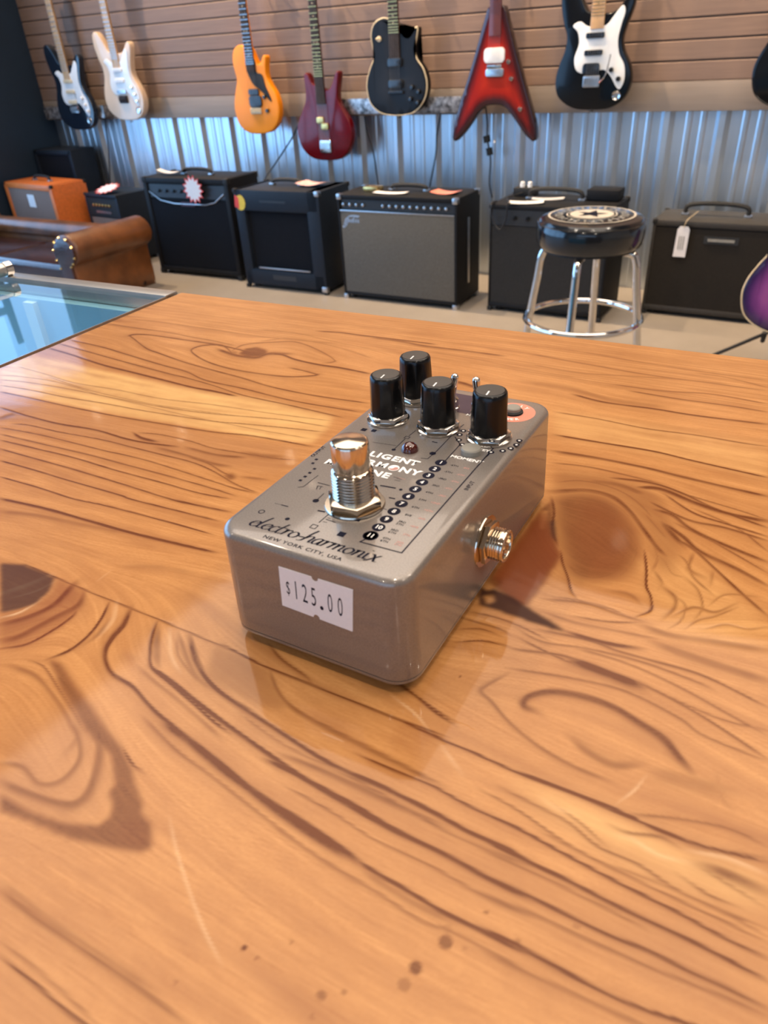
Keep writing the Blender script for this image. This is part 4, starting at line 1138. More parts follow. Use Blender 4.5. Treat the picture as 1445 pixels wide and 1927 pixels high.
for kx, ky, rot in ((-17.9, 22.4, .3), (-16.6, 40.9, .7), (.9, 22.9, .35), (18.8, 23.0, .35)):
    k = None
    T = T3((kx, ky, ZT)) @ RZ(rot)
    bm = lathe(bm_new(), [(5.95, 2.5), (6.02, 3.0), (5.72, 11), (5.50, 14.5), (5.38, 15.7), (5.1, 16.3), (4.6, 16.55), (4.35, 16.5)], 72, T, flute)
    kn = pobj('control_knob', bm, M['knob'], ang=40)
    cap = pobj('knob_top', lathe(bm_new(), [(4.45, 16.3), (4.4, 16.62), (0.02, 16.7)], 40, T3((kx, ky, ZT))), M['knobtop'], kn)
    bm = bm_new(); ribbon(bm, [(-.0, 1.2), (0, 4.2)], .5, 16.74, T3((kx, ky, ZT)) @ RZ(PI + .1)); pobj('pointer_line', bm, M['white'], kn, smooth=False)
    nut = bm_new(); lathe(nut, [(7.1, 0), (7.3, .2), (7.3, .75), (6.6, .95)], 36, T3((kx, ky, ZT))); hexnut(6.9, .9, 2.9, T3((kx, ky, ZT)) @ RZ(rot), nut)
    pobj('knob_nut', nut, M['chrome'], kn)
for tx, ty, lean in ((-1.2, 37.2, .12), (9.3, 37.2, -.1)):
    bm = lathe(bm_new(), [(3, 0), (3, 1.6), (2.7, 1.8), (2.7, 4.5), (2.2, 5.0)], 28, T3((tx, ty, ZT)))
    tg = pobj('toggle_switch', bm, M['chrome'])
    pobj('toggle_bat', lathe(bm_new(), [(.8, 4.4), (1.15, 9), (1.35, 12.3), (1.25, 13.0), (.8, 13.6), (.2, 13.8)], 20, T3((tx, ty, ZT)) @ RY(lean)), M['chrome'], tg)
pobj('status_lamp', lathe(bm_new(), [(2.75, 0), (2.7, .6), (2.35, 1.6), (1.6, 2.3), (.7, 2.7), (.05, 2.8)], 28, T3((-.8, 5.5, ZT))), M['led'])
pobj('push_button', lathe(bm_new(), [(3.2, 0), (3.2, 1.5), (2.9, 1.9), (.05, 2.0)], 28, T3((17.5, 11.6, ZT))), M['greybtn'])
b2 = pobj('black_push_button', lathe(bm_new(), [(3.4, 0), (3.4, .6), (3.1, .8)], 28, T3((19, 43.8, ZT))), M['rubber'])
pobj('button_cap', lathe(bm_new(), [(2.6, .5), (2.6, 1.8), (2.3, 2.1), (.05, 2.15)], 28, T3((19, 43.8, ZT))), M['greybtn'], b2)
# footswitch
fx_, fy_ = -.2, -29.0; T = T3((fx_, fy_, ZT))
bm = lathe(bm_new(), [(8.4, 0), (8.6, .3), (8.4, .7)], 40, T); hexnut(8.1, .7, 3.2, T @ RZ(.12), bm)
fs = pobj('footswitch_nut', bm, M['nickel'])
pr = [(5.6, 2.8)]
z = 3.4
while z < 10.2: pr += [(6.0, z), (6.0, z + .18), (5.4, z + .5), (5.4, z + .62)]; z += .95
pr += [(5.8, z), (5.5, z + .5), (4.6, z + .9), (4.5, z + 1.0)]
pobj('threaded_bushing', lathe(bm_new(), pr, 48, T), M['nickel'], ang=80)
pobj('footswitch_cap', lathe(bm_new(), [(4.7, 10.6), (4.75, 11.5), (5.1, 11.9), (5.2, 12.4), (5.2, 19.2), (5.05, 19.75), (4.7, 20.1), (4.2, 20.25), (.05, 20.45)], 48, T), M['nickel'], ang=25)
# input jack on the right side
TJ = T3((29.7, -6.2, 20.0)) @ RY(PI / 2)
bm = lathe(bm_new(), [(8.0, .1), (8.2, .3), (8.1, .7), (5, .8)], 40, TJ); jk = pobj('input_jack', bm, M['nickel'])
pobj('jack_nut', hexnut(6.9, .8, 2.9, TJ @ RZ(.25)), M['nickel'], jk)
pr = [(3.2, .8), (4.7, 2.8)]; z = 3.1
while z < 6.2: pr += [(5.1, z), (4.75, z + .4)]; z += .8
pr += [(5.05, 6.6), (4.95, 7.2), (4.65, 7.45), (3.9, 7.4), (3.75, 7.0), (3.75, 2.0)]
pobj('jack_barrel', lathe(bm_new(), pr, 40, TJ, cap=False), M['nickel'], jk, ang=70)
pobj('jack_hole', lathe(bm_new(), [(3.75, 3.0), (3.75, 3.5)], 30, TJ), M['void'], jk)

# ------------------------------------------------------------------ glass display case left of the counter
M['palepanel'] = plain('pale_blue_grey_back_panel', (.42, .60, .72), .5, var=.05, vs=6)
t = NT('added_cool_glow'); t.set(Base_Color=(.6, .85, 1, 1)); t.b.inputs['Emission Color'].default_value = (.22, .62, 1, 1); t.b.inputs['Emission Strength'].default_value = 9; M['stripglow'] = t.m
cs = thing('glass_display_case', 'glass topped display case with an aluminium edge, butted to the wooden counter', 'display case', (CX, CY, 0), (0, 0, TH))
x0, x1, y0, y1 = -1.35, -.004, -.75, .0
obj('glass_top', B(x0 + .012, y0 + .012, -.010, x1 - .001, y1 - .010, -.002, bev=.0008, seg=1), M['glass'], cs)
bm = B(x0, y1 - .013, -.022, x1, y1, .0005, bev=.001); box(bm, x0, y0, -.022, x1, y0 + .012, 0, bev=.001); box(bm, x0, y0, -.022, x0 + .012, y1, 0, bev=.001); box(bm, x1 - .001, y0, -.022, x1, y1, -.0005)
obj('top_frame', bm, M['alu'], cs)
for x in (x0 + .01, x1 - .02):
    for y in (y0 + .01, y1 - .02): obj('corner_post', B(x - .008, y - .008, FL + .1, x + .008, y + .008, -.018), M['alu'], cs)
obj('back_panel', B(x0 + .015, y1 - .022, -.30, x1 - .004, y1 - .014, -.012), M['palepanel'], cs)
obj('shelf', B(x0 + .015, y0 + .015, -.306, x1 - .006, y1 - .012, -.300), M['caseblue'], cs)
ld = obj('added_glow_strip', B(x0 + .05, y1 - .16, -.298, x1 - .03, y1 - .15, -.292), M['stripglow'], cs)  # hidden glowing strip added to light the back panel blue
for k in range(6): obj('white_strip', B(x0 + .10 + .22 * k, y1 - .027, -.29, x0 + .112 + .22 * k, y1 - .021, -.014), M['white'], cs)  # thin white uprights in front of the back panel
obj('case_base', B(x0, y0, FL, x1, y1, FL + .5, bev=.004), M['caseblue'], cs)
bm = B(x0 + .012, y0 + .012, FL + .5, x1 - .008, y1 - .014, FL + .505); obj('base_deck', bm, M['caseblue'], cs)
tb = thing('silver_tube', 'short silver metal tube lying on the glass case at the left edge of the photo', 'tube')
a, b = onz(-60, 526, .0065), onz(14, 505, .0065)
bm = tube(bm_new(), [a, a.lerp(b, .5), b], .0055, 20); obj('barrel', bm, M['alu'], tb)
d = (b - a).normalized(); obj('end_ring', tube(bm_new(), [b - d * .004, b + d * .002], .0062, 20), M['chrome'], tb)

# ------------------------------------------------------------------ guitars on the wall
LP_O = [(0, 0), (.09, .012), (.148, .06), (.168, .125), (.152, .19), (.117, .235), (.106, .275), (.116, .315), (.124, .35), (.118, .362), (.10, .345), (.075, .325), (.048, .335), (.034, .37), (-.034, .402), (-.07, .405), (-.112, .385), (-.13, .34), (-.124, .29), (-.12, .25), (-.142, .21), (-.165, .16), (-.17, .11), (-.15, .05), (-.09, .01)]
ST_O = [(0, 0), (.08, .006), (.135, .04), (.158, .10), (.146, .16), (.117, .21), (.106, .25), (.117, .30), (.133, .345), (.138, .376), (.124, .394), (.104, .384), (.080, .356), (.055, .343), (.03, .342), (-.03, .348), (-.050, .358), (-.070, .392), (-.093, .428), (-.122, .452), (-.150, .44), (-.158, .39), (-.144, .32), (-.126, .27), (-.130, .22), (-.15, .17), (-.163, .11), (-.146, .05), (-.08, .008)]
JR_O = [(0, 0), (.085, .015), (.14, .065), (.157, .13), (.145, .19), (.115, .235), (.096, .275), (.098, .32), (.108, .36), (.100, .372), (.086, .368), (.07, .345), (.045, .335), (.03, .36), (.012, .40), (-.012, .425), (-.034, .42), (-.07, .425), (-.11, .40), (-.125, .35), (-.118, .30), (-.114, .26), (-.135, .21), (-.155, .15), (-.157, .10), (-.138, .045), (-.085, .008)]
DC_O = [(0, 0), (.09, .01), (.15, .055), (.176, .125), (.165, .185), (.13, .24), (.105, .285), (.106, .33), (.118, .38), (.122, .408), (.108, .415), (.092, .395), (.07, .355), (.04, .335), (-.034, .36), (-.052, .37), (-.07, .405), (-.088, .413), (-.1, .395), (-.098, .34), (-.105, .285), (-.135, .235), (-.168, .18), (-.178, .125), (-.152, .055), (-.09, .01)]
V_O = [(0, .148), (.05, .140), (.09, .105), (.15, .035), (.185, .004), (.2, -.004), (.213, .006), (.214, .03), (.2, .09), (.12, .30), (.06, .47), (.045, .515), (.03, .53), (-.03, .53), (-.045, .515), (-.06, .47), (-.12, .30), (-.2, .09), (-.214, .03), (-.213, .006), (-.2, -.004), (-.185, .004), (-.15, .035), (-.09, .105), (-.05, .140)]
XZ = Matrix(((1, 0, 0, 0), (0, 0, -1, 0), (0, 1, 0, 0), (0, 0, 0, 1)))      # outline (x, y) -> (x, z), height -> towards -y (the viewer)


def rim_attr(me, out, width):
    pts = np.array([(p.x, p.y) for p in out]); v = np.array([(q.co.x, q.co.z) for q in me.vertices])
    a = pts; b = np.roll(pts, -1, 0); d = np.full(len(v), 9.)
    for p, q in zip(a, b):
        ab = q - p; t = np.clip(((v - p) @ ab) / (ab @ ab + 1e-12), 0, 1); d = np.minimum(d, np.linalg.norm(v - p - t[:, None] * ab, axis=1))
    at_ = me.attributes.new('rim', 'FLOAT', 'POINT'); at_.data.foreach_set('value', np.clip(d / width, 0, 1).astype(np.float32))


def guitar(label, outline, pos, mat, t=.042, scale=1.0, neck=None, board='rosewood', neckmat='maple', guard=None, guardmat=None, pick=(), bridge=None, knobs=(), binding=None,
           tilt=0, yaw=0, knobmat='chrome', dots='cream', frets='steel', joint=.33, nut=.33 + .46, headstyle='3', burstw=None, extra=None, name='electric_guitar', hanger=True, group='guitars on the wall'):
    g = thing(name, label, 'guitar', pos, (0, tilt, yaw), group)
    out = [Vector((p.x * scale, p.y * scale)) for p in catmull([(a, b, 0) for a, b in outline], 5, True)]
    bm = prism(bm_new(), out, 0, t, XZ, bev=.006)
    if burstw:
        bmesh.ops.triangulate(bm, faces=[f for f in bm.faces if len(f.verts) > 8])
        for _ in range(3):
            es = [e for e in bm.edges if e.calc_length() > .03]
            if es: bmesh.ops.subdivide_edges(bm, edges=es, cuts=1); bmesh.ops.triangulate(bm, faces=[f for f in bm.faces if len(f.verts) > 4])
    b = obj('body', bm, mat, g, ang=50)
    if burstw: rim_attr(b.data, out, burstw)
    if binding:
        ring = [XZ @ Vector((p.x, p.y, t - .004)) for p in out]; obj('binding', tube(bm_new(), ring, .0036, 6, closed=True), M[binding], g)
    j, nu = joint * scale, nut * scale
    bm = bm_new()                                       # neck: half-round back, flat front
    def sec(z, w, d):
        return [bm.verts.new((w * math.cos(PI * k / 8), -t - .001 + (.010 + d) * 0 + d * math.sin(PI * k / 8), z)) for k in range(9)]
    heel = (outline is ST_O and .30 or .32) * scale
    a = [sec(j - .02, .028, .02), sec(j + .09, .0275, .022), sec(nu, .0215, .020)]
    for A, C in zip(a, a[1:]):
        for k in range(8): bm.faces.new((A[k], A[k + 1], C[k + 1], C[k]))
        bm.faces.new((A[0], C[0], C[8], A[8]))
    bm.faces.new(a[0]); bm.faces.new(a[-1][::-1])
    nk = obj('neck', bm, M[neckmat], g)
    z0 = j - (.10 if board != 'maple' else .06) * scale if neck is None else neck * scale
    bm = prism(bm_new(), [(-.029, z0), (.029, z0), (.0215, nu), (-.0215, nu)], t + .001, t + .007, XZ, bev=.0015)
    sl = .63 * scale
    for k in range(1, 23):
        z = nu - sl * (1 - 2 ** (-k / 12))
        if z < z0 + .004: break
        w_ = .0215 + (.0075) * (nu - z) / (nu - z0); box(bm, -w_, -t - .0085, z - .0012, w_, -t - .0068, z + .0012, mi=1)
    if dots:
        for k in (3, 5, 7, 9, 12, 15, 17, 19):
            z = nu - sl * (1 - (2 ** (-k / 12) + 2 ** (-(k - 1) / 12)) / 2)
            if z > z0 + .01:
                for dx in ((-.009, .009) if k == 12 else (0,)): lathe(bm, [(.0034, 0), (.0034, .0006)], 12, XZ @ T3((dx, z, t + .0068)), mi=2)
    fb = obj('fretboard', bm, [M[board], M[frets], M[dots or 'cream']], g)
    if headstyle == '3': ho = [(-.024, 0), (.024, 0), (.042, .05), (.038, .11), (.045, .16), (.02, .175), (0, .165), (-.02, .175), (-.045, .16), (-.038, .11), (-.042, .05)]
    elif headstyle == '6': ho = [(-.022, 0), (.022, 0), (.03, .03), (.034, .09), (.045, .15), (.035, .185), (.0, .19), (-.03, .165), (-.036, .10), (-.04, .06), (-.036, .035)]
    else: ho = [(-.022, 0), (.022, 0), (.055, .06), (0, .2), (-.055, .06)]
    bm = prism(bm_new(), [(p.x, p.y + nu) for p in catmull([(a, b, 0) for a, b in ho], 4, True)], t - .010, t + .004, XZ, bev=.002)
    hd = obj('headstock', bm, mat if headstyle != '6' and not isinstance(mat, list) else M['maple'], g)
    for k in range(6):
        sd = -1 if (headstyle == '6' or k < 3) else 1; kk = k if headstyle == '6' else k % 3
        zz = nu + .035 + (.024 if headstyle == '6' else .042) * kk
        bm = bm_new(); lathe(bm, [(.004, 0), (.004, .012)], 10, XZ @ T3((sd * .022, zz, t + .003))); box(bm, sd * .038 if sd > 0 else sd * .062, -t + .001, zz - .007, sd * .062 if sd > 0 else sd * .038, -t + .008, zz + .007, bev=.002)
        obj('tuning_peg', bm, M['steel'], hd)
    if guard:
        gp = [Vector((p.x * scale, p.y * scale)) for p in catmull([(a, b, 0) for a, b in guard], 5, True)]
        obj('pickguard', prism(bm_new(), gp, t, t + .003, XZ, bev=.001), M[guardmat], g, ang=50)
    for px_, pz, pw, ph, pm in pick:
        bm = prism(bm_new(), [(x * scale, y * scale) for x, y in rrect(pw / 2, ph / 2, min(pw, ph) * .3, 4)], t, t + .010, XZ @ T3((px_ * scale, pz * scale, 0)), bev=.002); obj('pickup', bm, M[pm], g)
    if bridge:
        bx_, bz, bw, bh, bm_ = bridge
        bm = bm_new(); prism(bm, rrect(bw / 2 * scale, bh / 2 * scale, .004, 3), t, t + .008, XZ @ T3((bx_ * scale, bz * scale, 0)), bev=.002)
        for k in range(6): box(bm, (bx_ - bw * .4 + bw * .8 * k / 5) * scale - .003, -t - .014, (bz - bh * .2) * scale, (bx_ - bw * .4 + bw * .8 * k / 5) * scale + .003, -t - .008, (bz + bh * .3) * scale)
        br = obj('bridge', bm, M[bm_], g)
    for kx, kz in knobs:
        obj('control_knob', lathe(bm_new(), [(.010, 0), (.0095, .012), (.007, .015), (.001, .015)], 18, XZ @ T3((kx * scale, kz * scale, t + .001))), M[knobmat], g)
    bm = bm_new(); zb = (bridge[1] if bridge else .08) * scale
    for k in range(6):
        s = (k - 2.5) / 2.5; tube(bm, [(s * .026, -t - .014, zb), (s * .018, -t - .009, nu), (s * .016, -t - .007, nu + .05)], .0005, 4)
    obj('strings', bm, M['steel'], g)
    obj('strap_button', lathe(bm_new(), [(.006, 0), (.003, .004), (.007, .012), (.001, .013)], 12, T3((0, -t / 2, .001)) @ RX(PI)), M['steel'], g)
    if extra: extra(g, t, scale)
    if hanger:
        hz = pos[2] + nu * math.cos(tilt) - .022; hx = pos[0] + nu * math.sin(tilt)
        bm = bm_new(); box(bm, hx - .03, 3.530, hz - .02, hx + .03, 3.552, hz + .06, bev=.002)
        yq = pos[1] - t - .004
        tube(bm, [(hx, 3.54, hz + .02), (hx, yq + .045, hz + .02)], .006)
        for sx in (-1, 1): tube(bm, [(hx, yq + .045, hz + .02), (hx + sx * .034, yq + .04, hz + .012), (hx + sx * .034, yq - .012, hz + .008), (hx + sx * .036, yq - .016, hz + .018)], .005)
        tag(obj('guitar_hanger', bm, M['frame']), 'black slatwall hook over the ' + ' '.join(label.split(',')[0].split()[:7]), 'hanger', 'guitar hooks on the slat wall')
    return g


SG = [(-.10, .305), (-.07, .318), (-.035, .30), (.033, .30), (.06, .325), (.085, .355), (.10, .362), (.108, .34), (.098, .30), (.09, .25), (.10, .20), (.125, .16), (.132, .11), (.118, .075), (.10, .085), (.075, .12), (.045, .145), (.0, .14), (-.045, .135), (-.075, .15), (-.085, .19), (-.07, .24), (-.078, .28)]
def jack_cup(g, t, s):
    bm = lathe(bm_new(), [(.019, 0), (.017, .003), (.008, -.001), (.001, -.002)], 20, XZ @ T3((.105 * s, .052 * s, t + .002)) ); obj('jack_plate', bm, M['chrome'], g)
def tremolo(g, t, s):
    jack_cup(g, t, s)
    obj('tremolo_arm', tube(bm_new(), catmull([(.03 * s, -t - .012, .10 * s), (.06 * s, -t - .03, .13 * s), (.075 * s, -t - .035, .20 * s)], 4), .0025), M['chrome'], g)


GY = 3.47
guitar('dark blue-black electric guitar with a white pickguard and maple neck, leftmost on the wall', ST_O, (-4.325, 3.47, -.218), M['navyguitar'], scale=1.05, board='maple', guard=SG, guardmat='whitegloss', bridge=(0, .11, .07, .035, 'steel'),
       pick=((0, .26, .075, .02, 'cream'), (0, .205, .075, .02, 'cream'), (0, .15, .075, .02, 'cream')), knobs=((.09, .17), (.105, .135), (.115, .10)), knobmat='white', headstyle='6', extra=tremolo, tilt=.0, joint=.33, nut=.77)
guitar('natural cream electric guitar with a pearly pickguard and maple neck', ST_O, (-3.86, 3.47, -.166), M['whiteguitar'], scale=1.03, board='maple', guard=SG, guardmat='whitegloss', bridge=(0, .11, .07, .04, 'rosewood'),
       pick=((0, .26, .075, .02, 'white'), (0, .205, .075, .02, 'white'), (0, .15, .075, .02, 'steel')), knobs=((.09, .17), (.105, .135), (.115, .10)), headstyle='6', extra=jack_cup, joint=.33, nut=.77)
JG = [(-.03, .36), (-.028, .30), (0, .245), (.05, .21), (.10, .165), (.115, .16), (.105, .19), (.085, .23), (.075, .275), (.06, .29), (.034, .30), (.030, .36)]
guitar('amber yellow single cutaway electric guitar with a swooping black pickguard', JR_O, (-2.835, 3.47, -.242), M['yellowguitar'], board='rosewood', neckmat='yellowguitar', guard=JG, guardmat='rubber', bridge=(0, .115, .075, .03, 'cream'),
       pick=((0, .205, .07, .03, 'black'), (.005, .16, .085, .058, 'black')), knobs=((.07, .18), (.08, .115)), knobmat='black', joint=.34, nut=.79, neck=.30)
def ramp_plate(g, t, s): obj('centre_plate', prism(bm_new(), [(-.032, .09), (.034, .09), (.032, .30), (-.03, .30)], t, t + .002, XZ), M['mahog'], g)
guitar('glossy wine red double cutaway electric guitar with two gold pickups', DC_O, (-2.394, 3.47, -.372), M['wineguitar'], board='rosewood', neckmat='mahog', frets='gold', bridge=(.006, .07, .07, .06, 'chrome'),
       pick=((-.014, .195, .045, .032, 'gold'), (.012, .165, .045, .032, 'gold')), joint=.36, nut=.85, neck=.27, extra=ramp_plate)
def toggle_tip(g, t, s):
    bm = lathe(bm_new(), [(.012, 0), (.012, .003), (.004, .004), (.004, .02), (.006, .022), (.001, .028)], 16, XZ @ T3((-.085, .325, t))); obj('selector_switch', bm, M['cream'], g)
guitar('black single cutaway electric guitar with cream binding and flamed black top', LP_O, (-1.934, 3.47, -.158), M['blackflame'], t=.05, board='rosewood', neckmat='mahog', frets='gold', binding='cream', burstw=.10,
       pick=((0, .225, .08, .038, 'black'), (0, .135, .08, .038, 'black')), bridge=(0, .10, .085, .014, 'black'), knobs=((.09, .12), (.125, .10), (.08, .07), (.12, .055)), knobmat='black', joint=.36, nut=.80, neck=.24, extra=toggle_tip)
guitar('cherry sunburst pointed V shaped electric guitar', V_O, (-1.420, 3.47, -.270), M['redburst'], board='mahog', neckmat='mahog', frets='mahog', burstw=.085, dots=None,
       pick=((0, .345, .10, .06, 'whitegloss'), (.003, .278, .088, .032, 'steel')), bridge=(0, .30, .07, .018, 'chrome'), knobs=((.070, .318), (.086, .252), (.135, .13)), joint=.50, nut=.96, neck=.42, headstyle='v')
guitar('black electric guitar with a white pickguard and dark pickups', ST_O, (-.962, 3.47, -.148), M['blackguitar'], scale=1.03, board='maple', guard=SG, guardmat='whitegloss', frets='gold', dots='gold', bridge=(-.005, .105, .07, .042, 'steel'),
       pick=((-.004, .268, .076, .02, 'black'), (-.006, .208, .076, .02, 'black'), (-.01, .150, .072, .044, 'black')), knobs=((.075, .145), (.108, .112)), knobmat='black', headstyle='6', extra=tremolo, joint=.35, nut=.79)
guitar('glossy black electric guitar cut off by the right edge of the photo', LP_O, (-.155, 3.47, -.15), M['blackguitar'], t=.05, neckmat='mahog', binding='blackguitar', pick=((0, .225, .08, .038, 'black'), (0, .135, .08, .038, 'steel')),
       bridge=(0, .10, .085, .014, 'steel'), knobs=((.09, .12), (.125, .10)), joint=.36, nut=.80, neck=.24)

# metal tray pieces at the foot of the slats, and hanging cords
def tray(x0, x1, label):
    bm = B(x0, 3.48, -.155, x1, 3.546, -.148); box(bm, x0, 3.476, -.155, x1, 3.482, -.085, bev=.001); box(bm, x0, 3.476, -.155, x0 + .004, 3.546, -.085); box(bm, x1 - .004, 3.476, -.155, x1, 3.546, -.085)
    tag(obj('metal_tray', bm, M['tread']), label, 'tray', 'metal trays under the slats')
tray(-2.335, -1.60, 'speckled grey metal tray at the foot of the slats behind the black single cutaway guitar')
tray(-4.70, -4.12, 'grey metal tray at the foot of the slats behind the leftmost guitar')


def cord(label, pts, y=3.52, r=.004, name='hanging_cable'):
    P = [ony(a, b, y if len(q) < 1 else q[0]) for a, b, *q in pts]
    return tag(obj(name, tube(bm_new(), catmull(P, 6), r, 6), M['cable']), label, 'cable', 'cords on the corrugated wall')


cord('thin black cord hanging below the two leftmost guitars', [(198, 222), (201, 255), (205, 290), (207, 345)])
cord('black cord slanting from the wine red guitar down to the square amplifier', [(562, 235), (548, 262), (520, 305), (497, 338, 3.30), (499, 345, 3.24)])
cord('black cord hanging behind the silver grey amplifier, left of two', [(686, 218), (692, 250), (703, 290), (712, 350)])
cord('black cord hanging behind the silver grey amplifier, right of two', [(829, 214), (822, 255), (820, 290), (808, 355)])
c = cord('black cord with an inline plug hanging under the pointed guitar', [(913, 196), (917, 230), (917, 262), (923, 300), (921, 345), (926, 372)])
bm = bm_new(); P = [ony(915, 255, 3.52), ony(917, 268, 3.52), ony(920, 278, 3.52), ony(922, 292, 3.52)]
tube(bm, [P[0], P[1]], .017, 10); tube(bm, [P[2], P[3]], .016, 10); obj('inline_plug', bm, M['rubber'], c)


# ------------------------------------------------------------------ amplifiers on the floor
def burst_tag(name, label, P, r, rot, n=13, parent=None):
    g = thing(name, label, 'price tag', P, rot)
    def star(bm, R, z0, z1):
        o = [((R if k % 2 == 0 else R * .70) * math.cos(PI * k / n), (R if k % 2 == 0 else R * .70) * math.sin(PI * k / n)) for k in range(2 * n)]
        return prism(bm, o, z0, z1)
    obj('red_border', star(bm_new(), r, 0, .0008), M['red'], g); obj('white_face', star(bm_new(), r * .86, .0008, .0012), M['paper'], g); return g


def handle(par, x, y, z, w, h=.03, mat='rubber'):
    bm = tube(bm_new(), catmull([(x - w / 2, y, z), (x - w / 2 + .012, y, z + h * .8), (x, y, z + h), (x + w / 2 - .012, y, z + h * .8), (x + w / 2, y, z)], 6), .009, 8)
    hd = obj('carry_handle', bm, M[mat], par)
    for s in (-1, 1): obj('handle_bracket', B(x + s * w / 2 - .014, y - .014, z - .001, x + s * w / 2 + .014, y + .014, z + .010, bev=.003), M['steel'], hd)


def corners(par, w, d, h, mat, s=.028):
    for sx in (-1, 1):
        for fy in (0, 1):
            for fz in (0, 1):
                cx, cy, cz = sx * w / 2, d * fy, h * fz
                bm = B(cx - (s if sx > 0 else .003), cy - (.003 if fy == 0 else s), cz - (.003 if fz == 0 else s), cx + (.003 if sx > 0 else s), cy + (s if fy == 0 else .003), cz + (s if fz == 0 else .003), bev=.006)
                obj('corner_protector', bm, mat, par)


def cabinet(par, w, d, h, mat, fr=.028, rec=.018, top=0.0, z0=.018, side=None):
    """shell open at the front; the baffle sits back"""
    s = fr if side is None else side
    bm = B(-w / 2, 0, z0, -w / 2 + s, d, h, bev=.007); box(bm, w / 2 - s, 0, z0, w / 2, d, h, bev=.007)
    box(bm, -w / 2 + .003, 0, h - fr, w / 2 - .003, d, h, bev=.007); box(bm, -w / 2 + .003, 0, z0, w / 2 - .003, d, z0 + fr, bev=.007)
    box(bm, -w / 2 + .01, rec + .006, z0 + .01, w / 2 - .01, d - .01, h - .01)
    return obj('cabinet', bm, mat, par)


def feet(par, w, d, hh=.018, mat='rubber'):
    for sx in (-1, 1):
        for y in (.04, d - .04): obj('rubber_foot', lathe(bm_new(), [(.016, 0), (.018, hh + .004)], 14, T3((sx * (w / 2 - .045), y, 0))), M[mat], par)


def badge(par, name, pts, y, mat, th=.002):
    return obj(name, prism(bm_new(), pts, 0, th, T3((0, y, 0)) @ XZ), mat, par)


# 1 big black combo
a = thing('guitar_amplifier', 'big black guitar amplifier with a silver piping line and a starburst price tag', 'amplifier', (-3.08, 3.01, FL), (0, 0, .03), 'amplifiers along the wall')
w_, d_, h_ = .62, .27, .535
cabinet(a, w_, d_, h_, M['tolex'], .03, .012); feet(a, w_, d_)
obj('grille_cloth', B(-w_ / 2 + .03, .008, .05, w_ / 2 - .03, .016, .42), M['blackcloth'], a)
obj('control_panel', B(-w_ / 2 + .035, .010, .43, w_ / 2 - .035, .022, .50), M['frame'], a)
for k in range(7): obj('control_knob', lathe(bm_new(), [(.009, 0), (.008, .012), (.001, .013)], 14, T3((-.2 + .055 * k, .011, .465)) @ XZ), M['knob'], a)
pip = [(-w_ / 2 + .034, .006, .46), (-.20, .006, .415), (-.10, .006, .40), (.13, .006, .40), (.20, .006, .415), (w_ / 2 - .04, .006, .46)]
obj('silver_piping', tube(bm_new(), pip, .0032, 6), M['steel'], a); badge(a, 'name_plate', [(-.05, .388), (.05, .388), (.05, .412), (-.05, .412)], .006, M['plum'])
handle(a, 0, .13, h_, .2, .03); corners(a, w_, d_, h_, M['rubber'])
burst_tag('starburst_price_tag', 'white starburst price tag with a red border on the front of the big black amplifier', (-3.08 + .085, 2.990, FL + .483), .076, (PI / 2, .1, 0))
def paper(name, label, P, w, d, rot, mat='paper', curl=0):
    bm = bm_new(); n = 6; vs = [[bm.verts.new((-w / 2 + w * i / n, y, .002 + curl * (i / n - .5) ** 2 * 4)) for i in range(n + 1)] for y in (-d / 2, d / 2)]
    lo_ = [[bm.verts.new(v.co - Vector((0, 0, .0012))) for v in r] for r in vs]
    for i in range(n): bm.faces.new((vs[0][i], vs[0][i + 1], vs[1][i + 1], vs[1][i])); bm.faces.new((lo_[0][i + 1], lo_[0][i], lo_[1][i], lo_[1][i + 1]))
    for r_, q_ in zip(vs, lo_):
        for i in range(n): bm.faces.new((r_[i], q_[i], q_[i + 1], r_[i + 1]))
    for e in (0, n): bm.faces.new((vs[0][e], vs[1][e], lo_[1][e], lo_[0][e]))
    return tag(obj(name, bm, M[mat], loc=P), label, 'paper'), None
def put(o, rz): o[0].rotation_euler = (0, 0, rz); return o[0]
put(paper('paper_sheet', 'curled white paper lying on the big black amplifier', (-3.24, 3.10, FL + .546), .16, .06, 0, curl=.02), .35)

# 2 square black combo with round edged frame
a = thing('guitar_amplifier', 'square blue-black amplifier with a yellow and red sticker on its top left corner', 'amplifier', (-2.40, 2.945, FL), (0, 0, .035), 'amplifiers along the wall')
w_, d_, h_ = .53, .30, .505
bm = B(-w_ / 2, 0, .018, -.205, d_, h_, bev=.012); box(bm, .185, 0, .018, w_ / 2, d_, h_, bev=.012); box(bm, -w_ / 2 + .004, 0, .40, w_ / 2 - .004, d_, h_, bev=.012); box(bm, -w_ / 2 + .004, 0, .018, w_ / 2 - .004, d_, .105, bev=.012); box(bm, -.22, .035, .09, .2, d_ - .01, .42)
obj('cabinet', bm, M['navytolex'], a); feet(a, w_, d_)
obj('grille_cloth', B(-.205, .026, .103, .187, .036, .402), M['blackcloth'], a); obj('lower_bezel', B(-.16, -.002, .11, .17, .004, .117, bev=.001), M['steel'], a)
badge(a, 'name_plate', [(-.075, .055), (.075, .055), (.075, .08), (-.075, .08)], .001, M['frame']); badge(a, 'top_badge', [(-.1, .445), (.06, .445), (.06, .455), (-.1, .455)], .001, M['frame'])
handle(a, -.03, .16, h_, .18, .026); corners(a, w_, d_, h_, M['rubber'], .02)
obj('front_corner_cap', B(w_ / 2 - .024, -.005, h_ - .022, w_ / 2 + .004, .02, h_ + .003, bev=.005), M['steel'], a); obj('front_corner_cap', B(w_ / 2 - .03, -.005, .012, w_ / 2 + .004, .02, .042, bev=.005), M['steel'], a)
